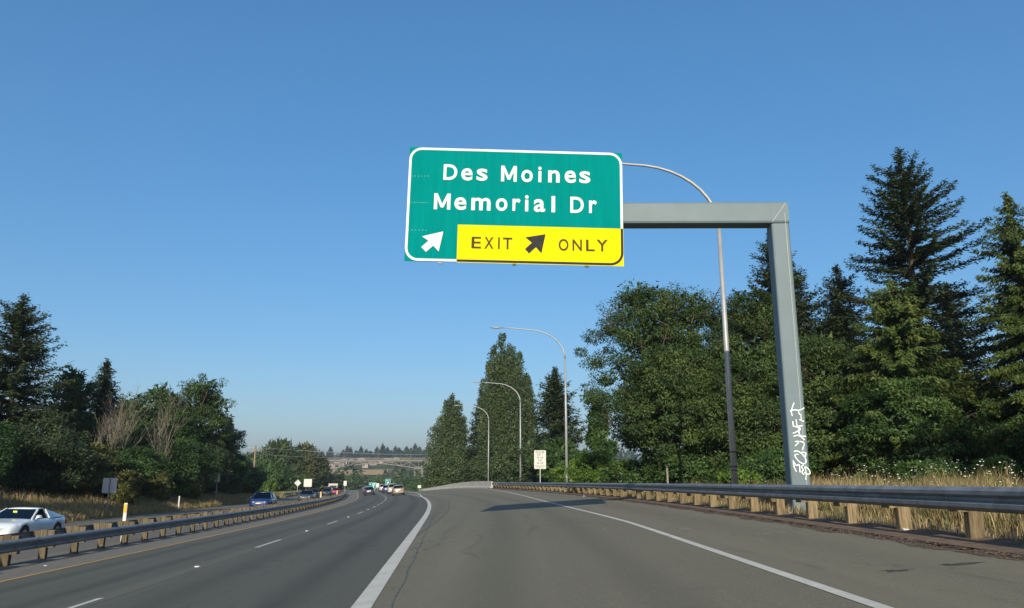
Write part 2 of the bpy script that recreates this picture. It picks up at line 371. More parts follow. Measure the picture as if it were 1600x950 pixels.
def sheet(name, fx0, fx1, d0, d1, step, mat, lift, nu=2, kind='structure', uoff=None, parent=None, zf=None):
    """a strip of pavement or paint between two lines, UV in metres"""
    ds = np.arange(d0, d1 + 1e-6, step)
    if ds[-1] < d1 - 1e-6: ds = np.append(ds, d1)
    V, UVs, Q = [], [], []
    for d in ds:
        a, b = fx0(d), fx1(d)
        for i in range(nu):
            x = a + (b - a) * i / (nu - 1)
            V.append((x, d, (zf or z_road)(x, d) + lift)); UVs.append((x - (uoff(d) if uoff else 0), d))
    for j in range(len(ds) - 1):
        for i in range(nu - 1): Q.append((j*nu+i, j*nu+i+1, (j+1)*nu+i+1, (j+1)*nu+i))
    me = mesh_np(name, V, Q, mat, smooth=True)
    uv = me.uv_layers.new(name="UVMap"); li = np.asarray(Q).ravel()
    uv.data.foreach_set("uv", np.asarray(UVs, dtype=np.float32)[li].ravel())
    o = link(name, me, parent)
    if kind: tag(o, kind=kind)
    return o
YE = 340
sheet("opposing_road", lambda d: XL(d) - 9.2, lambda d: XL(d) - .9, -40, YE, 2, M['opp'], 0, 6, uoff=XL)
sheet("median_shoulder", lambda d: XL(d) - .9, lambda d: XM(2.3, d), -40, YE, 2, M['shoulder'], 0, 4, uoff=XL)
sheet("mainline_road", lambda d: XM(2.3, d), lambda d: XM(10.7, d), -40, YE, 2, M['main'], 0, 8, uoff=XL)
ramp_sheet = sheet("exit_ramp", lambda d: XM(10.7, d), lambda d: max(XR(d) - .5, XM(10.7, d) + 2.2), -40, 158, 2, M['ramp'], 0, 8, uoff=XR)
sheet("mainline_road", lambda d: XM(10.7, d), lambda d: XM(12.6, d), 158, YE, 2, M['shoulder'], 0, 2, uoff=XL, zf=z_main)
sheet("needle_strip", lambda d: XR(d) - .64 + .07*math.sin(d*1.7) + .05*math.sin(d*4.1), lambda d: XR(d) - .30, -20, 98, .35, M['needles'], .006, 2)
sheet("dirt_verge", lambda d: XR(d) - .32, lambda d: XR(d) + 1.1, -20, 98, 1, M['dirt'], .012, 3, zf=lambda x, d: gz(max(x, XR(d)+.02), d) if x > XR(d) else z_road(x, d))

M['oil'] = plain("oil_stain", (.052, .050, .044), (.040, .039, .034), .6, 0, 3); broken(M['oil'], 9.0, .40, .56)
M['scuff'] = plain("pale_scuff", (.34, .33, .29), (.26, .25, .22), .85, 0, 3); broken(M['scuff'], 12.0, .46, .56)
M["tar"] = plain("tar_joint", (.072, .070, .060), (.058, .056, .048), .5, 0, 3); broken(M['tar'], 5.0, .40, .52)
rs = random.Random(12)
for nm, x, d_, wx, wy, mk in (("oil_stain", 4.05, 8.4, .22, .10, 'oil'), ("oil_stain", 4.83, 8.55, .26, .11, 'oil'), 
        ("scuff_mark", 3.6, 16.2, .22, .22, 'scuff'), ("scuff_mark", 4.6, 13.8, .3, .10, 'scuff'), ("scuff_mark", 4.85, 20.7, .2, .2, 'scuff'), ("scuff_mark", 2.1, 18, .05, .3, 'scuff')):
    P = [(x + wx*math.cos(t)*rs.uniform(.6, 1.15), d_ + wy*math.sin(t)*rs.uniform(.6, 1.15)) for t in [k*math.pi/7 for k in range(14)]]
    MB().add([(a, b, z_road(a, b) + .004) for a, b in P], [tuple(range(14))]).build(nm, M[mk], ramp_sheet)
def seal(fx, d0, d1, wd):
    o = sheet("sealed_joint", lambda d: fx(d) - wd/2, lambda d: fx(d) + wd/2, d0, d1, .5, M['tar'], .004, 2, None, parent=ramp_sheet); return o
seal(lambda d: XM(10.6, d) + .34 + .015*math.sin(d*1.9), 2, 70, .022)
def EDGE(d): return float(np.interp(d, [0, 20, 30, 40, 50, 60, 70, 82, 96], [2.98, 3.05, 3.3, 3.36, 3.15, 2.75, 2.25, 1.6, .85]))   # the shoulder narrows towards the barrier
# painted lines, each its own marking on the road
def line(name, label, fx, wd, d0, d1, mat, lift=.006, step=1.0, parent=None, group=None):
    o = sheet(name, lambda d: fx(d) - wd/2, lambda d: fx(d) + wd/2, d0, d1, step, mat, lift, 2, None)
    return tag(o, label, "road marking", group)
line("gore_line", "broad white gore line curving between the mainline and the exit lane", lambda d: XM(10.6, d), .23, -5, 86, M['white_line'])
line("gore_line", "thinner white line leaving the gore along the mainline edge towards the distant cars", lambda d: XM(10.6, d) - .7*sst(84, 125, d), .17, 86, 260, M['white_line'])
line("gore_line", "thinner white line leaving the gore along the exit ramp past the barrier", lambda d: XM(10.6, d) + .9*sst(84, 125, d), .17, 86, 154, M['white_line'])
line("edge_line", "narrow white edge line along the right side of the exit lane", lambda d: XR(d) - EDGE(d), .13, -5, 96, M['white_line'])
line("yellow_edge_line", "thin yellow edge line beside the median guardrail", lambda d: XM(2.35, d), .13, -5, 260, M['yellow_line'])
line("yellow_edge_line", "thin yellow edge line of the opposing road beyond the median guardrail", lambda d: XL(d) - 1.7, .11, 75, 260, M['yellow_line'])
ords = ["nearest", "second nearest", "third nearest", "fourth nearest", "fifth nearest", "sixth nearest", "seventh nearest", "eighth nearest", "ninth nearest", "tenth nearest", "eleventh nearest", "twelfth nearest", "thirteenth nearest", "fourteenth nearest"]
d = 8.6; k = 0
while d < 190:
    L_ = 3.05
    line("lane_dash", ords[k] + " white lane dash between the two mainline lanes",
         lambda t: XM(6.45, t), .11, d, d + L_, M['white_line'], group="white lane dashes on the mainline")
    rm = MB().cbox(-.05, .05, -.05, .05, 0, .016, .012).build("lane_reflector", M['delin'], loc=(XM(6.45, d + 7.4), d + 7.4, z_road(XM(6.45, d + 7.4), d + 7.4) + .002))
    tag(rm, ords[k] + " raised white reflector button in the mainline lane line", "road reflector", "raised lane reflectors")
    d += 12.2; k += 1
    if k == 14: break

# ------------------------------------------------------------------ guardrails: > beam_panel, post (> blockout), bolt
WP = [(.0, .0), (.035, .012), (.083, .052), (.083, .100), (.012, .140), (.012, .172), (.083, .212), (.083, .260), (.035, .300), (.0, .312)]
def w_panel(name, pts, nrm, mat, root, back=.006):
    """corrugated beam following pts; nrm = unit vector towards the traffic"""
    mb = MB(); R = []
    for p, n in zip(pts, nrm):
        ring = [p + n*o + Vector((0, 0, z)) for o, z in WP] + [p + n*(o - back) + Vector((0, 0, z)) for o, z in reversed(WP)]
        R.append(ring)
    mb.rings(R, True)
    return mb.build(name, mat, root)
def guardrail(name, label, fx, fz, d0, d1, side, top, post_up, double=False, group=None, mat='galv_dark', bolts_to=60):
    """side = +1: the traffic face looks to -x (rail on the right), -1: to +x"""
    root = empty(name, (fx(d0), d0, fz(d0))); tag(root, label, "guardrail", group)
    o0 = Vector(root.location)
    ds = [d0]; st = 1.905
    while ds[-1] < d1: 
        s = (fx(ds[-1] + .5) - fx(ds[-1])) / .5
        ds.append(ds[-1] + st / math.sqrt(1 + s*s))
    def frame(d):
        t = Vector((fx(d + .2) - fx(d - .2), .4, 0)).normalized()
        n = Vector((-t.y, t.x, 0)) * side
        return Vector((fx(d), d, fz(d))) - o0, t, n
    pm = bk = bo = None
    rnd = random.Random(len(label))
    for i, d in enumerate(ds):
        p, t, n = frame(d)
        if pm is None:
            wm = M['post_dark'] if double else M['post']
            pm = MB().cbox(-.10, .10, -.075, .075, -.6, top + post_up, .012).mesh("post", wm)
            bk = MB().cbox(-.10, .10, -.075, .075, top - .36, top + post_up - .015, .012).mesh("blockout", wm)
            bo = MB().tube([(0, 0, 0), (0, .012, 0)], .02, 6).mesh("bolt", M['galv'])
        ang = math.atan2(t.y, t.x) - math.pi/2
        off = .31
        q = p - n * off
        po = link("post", pm, root, q + Vector((0, 0, rnd.uniform(-.025, .02))), (rnd.uniform(-.03, .03), rnd.uniform(-.025, .025), ang + rnd.uniform(-.05, .05)))
        b1 = link("blockout", bk, po, (side * -.205 * 1.0, 0, rnd.uniform(-.02, .012)))
        if double: link("blockout", bk, po, (side * .205, 0, rnd.uniform(-.02, .012)))
        if d < bolts_to:
            link("bolt", bo, root, p + n*.012 + Vector((0, 0, top - .156)), (0, 0, ang + (math.pi/2) * side))
    for i in range(0, len(ds) - 2, 2):
        for rev in ((0, 1) if double else (0,)):
            dd = [ds[i] - .12, ds[i] + .3, ds[i+1], ds[i+2] - .25, ds[i+2] + .13]
            fr = [frame(x) for x in dd]
            w_ = -.62 if rev else 0.0; lift = post_up - .03 if rev else 0.0
            lap = [.0, .0, .0, .004, .004]
            w_panel("beam_panel", [f[0] + f[2]*(w_ + (-l if rev else l)) + Vector((0, 0, top - .312 + lift)) for f, l in zip(fr, lap)],
                    [(-f[2] if rev else f[2]) for f in fr], M[mat], root)
    return root
def fzR(d): return gz(XR(d) + .05, d)
guardrail("guardrail", "grey steel guardrail on wooden posts along the right side of the exit lane", XR, lambda d: ZR(d), 1.2, 96, 1, .72, -.012)
guardrail("guardrail", "two-sided steel guardrail on tall wooden posts in the median between both roads", XL, lambda d: ZL(d), 13.5, 175, -1, .70, .13, True, bolts_to=45)
guardrail("guardrail", "short weathered guardrail beside the diamond sign across the opposing road", lambda d: XL(d) - 10.0, lambda d: z_main(XL(d) - 10.0, d), 128, 200, -1, .70, .02, bolts_to=0)

# right rail's far end: concrete barrier running on along the ramp, with a white marked end shoe
root = empty("concrete_barrier", (XR(97), 97, ZR(97))); tag(root, "pale concrete barrier carrying on from the far end of the right guardrail", "barrier")
o0 = Vector(root.location)
dd = np.arange(97, 152, 3.4)
for i in range(len(dd) - 1):
    R = []
    for t in (dd[i] + .012, dd[i+1] - .012):
        x, z = XR(t) + .1, z_road(XR(t), t); tv = Vector((XR(t+.5) - XR(t-.5), 1, 0)).normalized(); n = Vector((tv.y, -tv.x, 0))
        h = .86 - .40 * sst(112, 150, t)
        R.append([Vector((x, t, z)) + n*a + Vector((0, 0, b)) - o0 for a, b in ((-.22, -.1), (-.22, .08), (-.11, .28), (-.07, h - .02), (-.05, h), (.09, h), (.11, h - .02), (.24, .08), (.24, -.1))])
    bevel(MB().rings(R).build("barrier_segment", M['concrete'], root), .008, 1)
for k, t in enumerate((92.5, 94.0)):
    x = XR(t) - .11
    tag(MB().cbox(-.012, .012, -.16, .16, 0, .24, .01).build("reflector_panel", M['cream'], loc=(x, t, ZR(t) + .40)), ("nearer" if k == 0 else "farther") + " of two small white panels at the far end of the right guardrail", "reflector", "white panels at the guardrail end")

# ------------------------------------------------------------------ cantilever gantry and its exit sign
GX, GY = 6.95, 18.85
GB = gz(GX, GY)
CW = .46
ROT = math.radians(-3.6)
gan = empty("sign_gantry", (GX, GY, GB), ROT); tag(gan, "grey steel cantilever gantry with graffiti on its column, carrying the green exit sign", "gantry")
ct, ctop = 6.24 - GB, 6.84 - GB
def rrect(hx, hy, c, z=0): return [(-hx+c, -hy), (-hx+c*.3, -hy+c*.3), (-hx, -hy+c), (-hx, hy-c), (-hx+c*.3, hy-c*.3), (-hx+c, hy), (hx-c, hy), (hx-c*.3, hy-c*.3), (hx, hy-c), (hx, -hy+c), (hx-c*.3, -hy+c*.3), (hx-c, -hy)]
hc = CW/2
mb = MB(); mb.rings([[(x, y, z) for x, y in rrect(hc, hc+.02, .05)] for z in (-.15, ctop - .606)]); mb.build("column", M['gantry'], gan)
# corner piece and beam, rising slightly towards its free end
tilt = math.radians(1.05)
def bpt(s, dy, dz): return (-s*math.cos(tilt) + dz*math.sin(tilt)*0, dy, ctop - .30 + s*math.sin(tilt) + dz)
secs = rrect(.30, hc+.02, .07)
mb = MB(); mb.rings([[bpt(s, y, x) for x, y in secs] for s in (-hc, hc)]); mb.build("corner_joint", M['gantry'], gan)
mb = MB(); mb.rings([[bpt(s, y, x) for x, y in secs] for s in (hc + .002, 9.3)]); beam = mb.build("beam", M['gantry'], gan)
MB().bar(bpt(-hc+.06, -hc-.022, .25), bpt(hc-.02, -hc-.022, -.27), .012, .022, (0, 1, 0)).build("weld_seam", M['weld'], gan)
MB().bar((hc*.55, -hc-.023, .2), (hc*.55, -hc-.023, ctop - .32), .01, .012, (0, 1, 0)).build("weld_seam", M['weld'], gan)
for s in (2.6, 5.8): MB().rings([[bpt(s + a, y*1.01, x*1.008) for x, y in secs] for a in (-.01, .01)]).build("weld_seam", M['gantry'], gan)
bp = MB(); bp.cbox(-.45, .45, -.45, .45, -.12, .02, .02); bp.build("base_plate", M['galv'], gan)
for sx in (-1, 1):
    for sy in (-1, 1): MB().tube([(sx*.37, sy*.37, .0), (sx*.37, sy*.37, .12)], .03, 6).build("anchor_bolt", M['galv'], gan)
for x0, x1, y0 in ((-.30, .55, -.40),):
    tag(bevel(MB().cbox(-.55, .55, -.45, .45, -.5, .04, .03).build("column_footing", M['concrete'], loc=(GX, GY, GB - .16)), .02), "low concrete footing under the graffitied gantry column", "footing")
# graffiti strokes sprayed on the front of the column (drawn on a 150 x 830 face grid)
def gpt(zx, zy):
    xl = 255 + (zy - 200) * 35/600.; xr = 390 + (zy - 200) * 47/600.
    u = (zx - xl) / (xr - xl); v = (832 - zy) / 5.27 / 62.5
    return ((u - .5) * CW * .97, -hc - .0245, v*.95 + .65)
strokes = [[(314,160),(303,190),(292,232),(300,272)], [(283,231),(318,217),(345,226),(370,216),(387,203)], [(345,226),(351,262),(364,256),(366,298)],
 [(303,315),(308,360),(342,358),(378,352)], [(328,300),(334,352)], [(352,300),(386,318)], [(303,355),(372,376),(332,404),(303,416)], [(346,365),(351,440),(402,441)], [(309,441),(346,428),(392,472)],
 [(318,485),(356,480),(320,522)], [(354,482),(393,494),(373,556)], [(310,570),(325,560),(350,566),(385,600),(408,648),(388,672),(350,652),(320,612),(316,590),(345,590)], [(368,572),(406,576),(394,612)],
 [(304,640),(308,690),(328,732)], [(306,648),(330,690),(350,662),(356,738)], [(384,676),(360,692),(384,712),(366,738),(388,756)], [(396,690),(425,712),(437,752),(402,752),(390,735)], [(392,690),(405,750),(400,796)]]
for st in strokes:
    P = [Vector(gpt(*q)) for q in st]
    if len(P) > 2:   # smooth the hand-drawn line
        for _ in range(2):
            Qn = [P[0]]
            for a, b in zip(P[:-1], P[1:]): Qn += [a.lerp(b, .25), a.lerp(b, .75)]
            P = Qn + [P[-1]]
    mb = MB(); R = []
    for i, p in enumerate(P):
        t = (P[min(i+1, len(P)-1)] - P[max(i-1, 0)]).normalized(); n = Vector((-t.z, 0, t.x)); wd = .011
        R.append([p + n*wd, p + n*wd + Vector((0, -.002, 0)), p - n*wd + Vector((0, -.002, 0)), p - n*wd])
    mb.rings(R); mb.build("graffiti_stroke", M['chalk'], gan)

# the exit sign: 1325 x 733 grid units of the lettering layout
SW, SH = 5.52, 3.05
sx0, sz0 = -2.70, 5.13
sign = empty("exit_sign", (sx0, GY - .62, sz0)); sign.rotation_euler = (0, math.radians(1.0), math.radians(1.6)); tag(sign, "green overhead motorway exit sign with white lettering and a yellow exit only panel", "sign")
def P2(x, y):
    v = (y - 75) / 733.; xl = 140 - 10*v; xr = 1465 + 23*v
    u = (x - xl) / (xr - xl); yt = 75 + 33*u; yb = 808 + 14*u
    return u * SW, (1 - (y - yt) / (yb - yt)) * SH
edges = [i * SW / 4 for i in range(5)]
for a, b in zip(edges[:-1], edges[1:]):      # four upright aluminium sheets side by side
    MB().box(a + .0015, b - .0015, 0, .03, 0, SH).build("sheet_panel", M['green'], sign)
for x in (.9, 2.76, 4.6): MB().bar((x, .075, -.035), (x, .075, SH - .1), .09, .08, (0, 1, 0)).build("mounting_post", M['galv_dark'], sign)
for x in (.9, 2.76, 4.6): MB().box(x - .05, x + .05,   .115, .62, SH*.38, SH*.58).build("beam_clamp", M['galv'], sign)
ya, yb_ = P2(453, 577), P2(1488, 822)
YX0, YZ1 = ya[0], ya[1]
MB().box(YX0, SW + .004, -.006, -.001, -.012, YZ1).build("exit_only_panel", M['sign_yellow'], sign)
def border(pts, wd, mat, y, name="border"):
    mb = MB(); R = []
    for i, p in enumerate(pts):
        a = Vector(pts[max(i-1, 0)]); b = Vector(pts[min(i+1, len(pts)-1)]); t = (b - a).normalized(); n = Vector((-t[1], t[0]))
        R.append([(p[0] + n[0]*wd/2, y, p[1] + n[1]*wd/2), (p[0] - n[0]*wd/2, y, p[1] - n[1]*wd/2), (p[0] - n[0]*wd/2, y + .003, p[1] - n[1]*wd/2), (p[0] + n[0]*wd/2, y + .003, p[1] + n[1]*wd/2)])
    mb.rings(R); return mb.build(name, mat, sign)
bw, rc = .062, .30
def arc(cx, cz, a0, a1): return [(cx + rc*math.cos(math.radians(a0 + (a1-a0)*i/8)), cz + rc*math.sin(math.radians(a0 + (a1-a0)*i/8))) for i in range(9)]
m_ = .035
border([(YX0 - .002, m_)] + [(rc + m_ + .1, m_)] + arc(rc+m_, rc+m_, 270, 180) + arc(rc+m_, SH-rc-m_, 180, 90) + arc(SW-rc-m_, SH-rc-m_, 90, 0) + [(SW - m_, YZ1)], bw, M['sign_white'], -.009)
border([(YX0 + .002, m_)] + arc(SW-rc-m_, rc+m_, 270, 360) + [(SW - m_, YZ1 - .002)], bw, M['sign_black'], -.010)
# lettering: every glyph set to its own measured box
_gl = {}
def glyph(ch, thick):
    key = (ch, thick)
    if key not in _gl:
        cu = bpy.data.curves.new("glyph", 'FONT'); cu.body = ch; cu.size = 1.0; cu.offset = thick; cu.resolution_u = 4
        ob = bpy.data.objects.new("glyph", cu); COL.objects.link(ob)
        dg = bpy.context.evaluated_depsgraph_get(); me = bpy.data.meshes.new_from_object(ob.evaluated_get(dg))
        vs = np.array([v.co[:] for v in me.vertices]); fs = [tuple(p.vertices) for p in me.polygons]
        bpy.data.objects.remove(ob); bpy.data.curves.remove(cu); bpy.data.meshes.remove(me)
        _gl[key] = (vs, fs)
    return _gl[key]
def letter(ch, x0, x1, z0, z1, y, mat, parent, thick=.03, name="letter"):
    if ch == 'M' and thick > .015:      # bold M drawn by hand: the font's own M folds over itself when thickened
        vs = np.array([(0, 0, 0), (.20, 0, 0), (.20, .62, 0), (.42, .12, 0), (.58, .12, 0), (.80, .62, 0), (.80, 0, 0), (1, 0, 0), (1, 1, 0), (.80, 1, 0), (.50, .36, 0), (.20, 1, 0), (0, 1, 0)], dtype=float)
        fs = [(0, 1, 2, 11, 12), (2, 3, 10, 11), (3, 4, 10), (4, 5, 9, 10), (5, 6, 7, 8, 9)]
    else: vs, fs = glyph(ch, thick)
    lo, hi = vs.min(0), vs.max(0)
    k = (vs - lo) / np.maximum(hi - lo, 1e-6)
    pts = [(x0 + (x1-x0)*a, y, z0 + (z1-z0)*b) for a, b, _ in k]
    me = bpy.data.meshes.new(name); me.from_pydata(pts, [], fs); me.materials.append(mat); me.update()
    return link(name, me, parent)
def put(ch, bx0, bx1, by0, by1, mat, thick):
    (x0, z1), (x1, z0) = P2(bx0, by0), P2(bx1, by1)
    letter(ch, x0, x1, z0, z1, -.0125, mat, sign, thick)
for ch, a, b, c, d_ in [('D',355,440,188,292),('e',465,535,213,295),('s',560,628,215,296),('M',712,810,195,300),('o',838,910,221,303),('i',943,965,200,302),('n',1005,1078,223,304),('e',1108,1180,224,306),('s',1200,1270,228,307),
     ('M',302,403,378,483),('e',428,502,402,485),('m',533,652,404,487),('o',684,757,406,489),('r',788,838,408,488),('i',865,888,386,490),('a',920,992,410,493),('l',1030,1054,390,494),('D',1147,1233,393,497),('r',1264,1315,415,497)]:
    put(ch, a, b, c, d_, M['sign_white'], .02)
for ch, a, b, c, d_ in [('E',541,600,653,727),('X',620,678,654,728),('I',705,716,655,729),('T',735,793,656,730),('O',1080,1143,660,735),('N',1166,1226,662,734),('L',1250,1306,663,735),('Y',1315,1388,662,736)]:
    put(ch, a, b, c, d_, M['sign_brown'], .014)
for pts, mat in (([(235,655),(365,622),(340,748),(306,712),(262,752),(232,722),(276,682)], 'sign_white'), ([(873,653),(998,632),(975,752),(940,714),(898,754),(873,726),(914,686)], 'sign_black')):
    pl = [P2(*q) for q in pts]
    MB().prism(pl, 'y', -.0125, -.0095).build("arrow", M[mat], sign)
rnd = random.Random(5)
for by, n0, n1 in ((266, 160, 260), (438, 160, 260), (615, 150, 260)):      # rivets left by older demountable letters
    for q in range(6):
        x, z = P2(n0 + (n1 - n0) * q / 5., by); MB().tube([(x, .0, z), (x, -.004, z)], .007, 6).build("rivet", M['sign_white'], sign)

# ------------------------------------------------------------------ lamp posts: > shaft, arm, luminaire (> lens), base_plate
def lamp_post(label, x, y, ztop, H=None):
    b = gz(x, y); r = empty("lamp_post", (x, y, b), 0); tag(r, label, "street lamp", "davit lamp posts behind the right guardrail")
    H = ztop - b
    hs = H - 2.55
    MB().tube([(0, 0, 0), (0, 0, hs*.5), (0, 0, hs)], [.115, .095, .074], 12).build("shaft", M['pole'], r, True)
    pts = [(-3.0*(1 - math.cos(t)), 0, hs + 2.35*math.sin(t)) for t in [i*math.pi/2/10 for i in range(10)]] + [(-3.0, 0, hs + 2.36), (-4.2, 0, hs + 2.47), (-5.1, 0, hs + 2.52)]
    MB().tube(pts, [.073 - .035*i/12 for i in range(13)], 10).build("arm", M['pole'], r, True)
    lum = MB().rings([[(-5.0 - s, y_*wd, hs + 2.52 + z_*ht) for y_, z_ in ((-1, -.3), (-.8, .5), (0, 1), (.8, .5), (1, -.3), (.6, -.6), (-.6, -.6))] for s, wd, ht in ((0, .06, .05), (.12, .11, .07), (.45, .17, .09), (.85, .15, .07), (1.0, .06, .03))]).build("luminaire", M['pole'], r, True)
    MB().rings([[(-5.35 - s, y_*wd, hs + 2.47 + z_) for y_, z_ in ((-1, 0), (1, 0), (.6, -.035), (-.6, -.035))] for s, wd in ((0, .1), (.4, .1))]).build("lens", M['lens'], lum)
    MB().cbox(-.24, .24, -.24, .24, -.05, .04, .01).build("base_plate", M['galv'], r)
    for z in (1.0, 1.12, 1.6): MB().tube([(0, 0, z), (0, 0, z + .045)], .120, 12).build("band", M['trim'] if y < 30 else M['pole'], r)
lamp_post("tall lamp post beside the gantry column, its arm running behind the green sign", 7.35, 25.6, 11.0)
lamp_post("lamp post right of the white don't drink and drive sign", 4.25, 60, 11.3)
lamp_post("lamp post with its arm crossing the tall poplar, second in from the concrete barrier", 1.05, 96, 11.0)
lamp_post("farthest lamp post, behind the start of the concrete barrier", -4.0, 131, 11.0)

# ------------------------------------------------------------------ roadside signs
def panel_sign(name, label, cat, x, y, zc, wd, ht, mat, back=True, rz=0.0, posts=(0,), group=None, shape=None, pw=.05, pmat='galv'):
    b = gz(x, y); r = empty(name, (x, y, b), rz); tag(r, label, cat, group); z = zc - b
    if shape is None:
        c = .05 * wd; poly = [(-wd/2+c, -ht/2), (wd/2-c, -ht/2), (wd/2, -ht/2+c), (wd/2, ht/2-c), (wd/2-c, ht/2), (-wd/2+c, ht/2), (-wd/2, ht/2-c), (-wd/2, -ht/2+c)]
    else: poly = shape
    MB().prism([(p, q + z) for p, q in poly], 'y', -.012, .0).build("panel", mat, r)
    for px in posts:
        MB().box(px - pw/2, px + pw/2, .003, .003 + pw, -.3, z + ht*.42).build("post", M[pmat], r)
    return r, z
# don't drink and drive memorial sign
r, z = panel_sign("memorial_sign", "white please don't drink and drive sign on a thin post behind the right guardrail", "sign", 2.62, 72, .99, 1.10, 1.70, M['cream'], pw=.07)
MB().box(-.50, .50, -.015, -.0125, z - .555, z - .535).build("divider", M['sign_black'], r)
for row, (txt, zt) in enumerate((("PLEASE", .78), ("DON'T", .54), ("DRINK", .28), ("AND", .02), ("DRIVE", -.23))):
    wl = {"PLEASE": .135, "DON'T": .125, "DRINK": .13, "AND": .14, "DRIVE": .125}[txt]; n = len(txt); xx = -wl*n/2
    for ch in txt:
        if ch == "'": letter(ch, xx + .03, xx + .055, z + zt - .06, z + zt, -.0145, M['sign_black'], r); xx += wl*.7; continue
        wch = .03 if ch == 'I' else wl*.72
        letter(ch, xx + (wl - wch)/2, xx + (wl + wch)/2, z + zt - .185, z + zt, -.0145, M['sign_black'], r, .012); xx += wl
for q in range(9): MB().box(-.40 + q*.09, -.355 + q*.09, -.0148, -.0125, z - .66, z - .61).build("small_print_mark", M['sign_brown'], r)
for q in range(7): MB().box(-.32 + q*.095, -.27 + q*.095, -.0148, -.0125, z - .77, z - .72).build("small_print_mark", M['sign_brown'], r)
# sign seen from behind on the left bank
r, z = panel_sign("road_sign", "square sign seen from behind on the grassy left bank", "sign", -25.9, 50, -.95, .92, .95, M['alu'], posts=())
MB().box(-.035, .035, -.07, -.014, -.3, z + .46).build("post", M['galv_dark'], r)
r, z = panel_sign("road_sign", "narrow white sign at the foot of the left trees, partly hidden by shrubs", "sign", -30.4, 80, -.7, .45, .95, M['cream'], rz=.5, posts=(0,))
r, z = panel_sign("diamond_sign", "diamond sign seen from behind across the opposing road", "sign", XL(165) - 10.6, 165, -2.6, 1.0, 1.0, M['cream'], shape=[(0, -.72), (.72, 0), (0, .72), (-.72, 0)], pw=.09)
r, z = panel_sign("board_sign", "large pale square board on two posts right of the diamond sign", "sign", -56.3, 214, -3.35, 2.2, 2.1, M['cream'], posts=(-.4, .45), pw=.1, pmat='post')
MB().box(.28, .30, -.0145, -.0125, z - 1.0, z + 1.0).build("seam", M['galv_dark'], r)
r, z = panel_sign("median_sign", "small white sign standing at the far end of the median guardrail", "sign", XL(158) - .4, 158, -2.55, .62, .95, M['cream'], posts=(0,))
MB().box(-.2, .2, -.0145, -.0125, z - .3, z + .3).build("faded_print", M['litter'], r)
r, z = panel_sign("guide_sign", "larger green guide sign with small white marks above the distant cars", "sign", -36.8, 205, -3.9, 1.9, 1.6, M['green'], posts=(-.6, .6), pw=.1)
for a, b, c, d_ in ((-.75, -.4, .25, .5), (-.1, .75, .3, .55), (-.1, .6, -.1, .08), (-.5, -.25, -.55, -.25), (.1, .4, -.55, -.25)): MB().box(a, b, -.0145, -.0125, z + c, z + d_).build("print_mark", M['sign_white'], r)
for a, b, c, d_ in ((-.95, .95, .76, .8), (-.95, .95, -.8, -.76), (-.95, -.91, -.76, .76), (.91, .95, -.76, .76)): MB().box(a, b, -.0145, -.0125, z + c, z + d_).build("border", M['sign_white'], r)
r, z = panel_sign("regulatory_sign", "small white sign between the two green signs beyond the cars", "sign", -34.6, 200, -3.75, .75, 1.05, M['cream'], posts=(0,))
r, z = panel_sign("gore_exit_sign", "small green exit sign with a white arrow beyond the cars", "sign", -29.6, 185, -2.65, 1.22, 1.32, M['green'], posts=(-.3, .3), pw=.08)
for q, ch in enumerate("EXIT"): letter(ch, -.42 + q*.22, -.42 + q*.22 + (.05 if ch == 'I' else .15), z + .2, z + .45, -.0145, M['sign_white'], r, .02)
MB().prism([(p, z + q) for p, q in ((-.25, -.1), (.3, .1), (.15, -.42), (.03, -.30), (-.2, -.5), (-.3, -.4), (-.08, -.2))], 'y', -.0148, -.0125).build("arrow", M['sign_white'], r)
for a, b, c, d_ in ((-.61, .61, .62, .66), (-.61, .61, -.66, -.62), (-.61, -.57, -.62, .62), (.57, .61, -.62, .62)): MB().box(a, b, -.0145, -.0125, z + c, z + d_).build("border", M['sign_white'], r)
r, z = panel_sign("street_name_sign", "low narrow green sign left of the small exit sign", "sign", -34.2, 208, -3.95, 1.3, .5, M['green'], posts=(-.4, .4), pw=.07)
MB().box(-.5, .5, -.0145, -.0125, z - .06, z + .12).build("print_mark", M['sign_white'], r)
r, z = panel_sign("marker_sign", "small white square sign at the far low end of the concrete barrier", "sign", XR(148) - 1.0, 148, -3.0, .62, .5, M['cream'], posts=(0,))
# delineator posts
def delineator(label, x, y, top, band=True, wd=.11):
    b = z_road(x, y) if XL(y) - 9.3 < x < XR(y) else gz(x, y); r = empty("delineator_post", (x, y, b)); tag(r, label, "marker post", "white delineator posts")
    h = top - b
    MB().rings([[(-wd/2, 0, z), (-wd/4, -.02, z), (wd/4, -.02, z), (wd/2, 0, z), (wd/2, .012, z), (-wd/2, .012, z)] for z in (0, h)]).build("flat_post", M['delin'], r)
    if band: MB().box(-wd/2+.012, wd/2-.012, -.026, -.0205, h - .36, h - .04).build("reflective_band", M['amber'], r)
delineator("white delineator with an amber band, nearest one behind the median guardrail", XL(30) - .95, 30, -1.22, True, .13)
delineator("plain white delineator post on the far left edge of the opposing road", -26.9, 63, -2.02, False)
delineator("white and amber delineator behind the median guardrail near the dark oncoming cars", XL(88) - .95, 88, -2.35, True, .14)
delineator("far white delineator behind the bend of the median guardrail", XL(122) - 1.0, 122, -3.05, True, .14)
tag(MB().cbox(-.045, .045, -.045, .045, -.3, 1.25, .01).build("wooden_stake", M['deadwood'], loc=(XR(38) + 2.3, 38, gz(XR(38) + 2.3, 38))), "thin pale stake in front of the dark hedge left of the near lamp post", "stake")
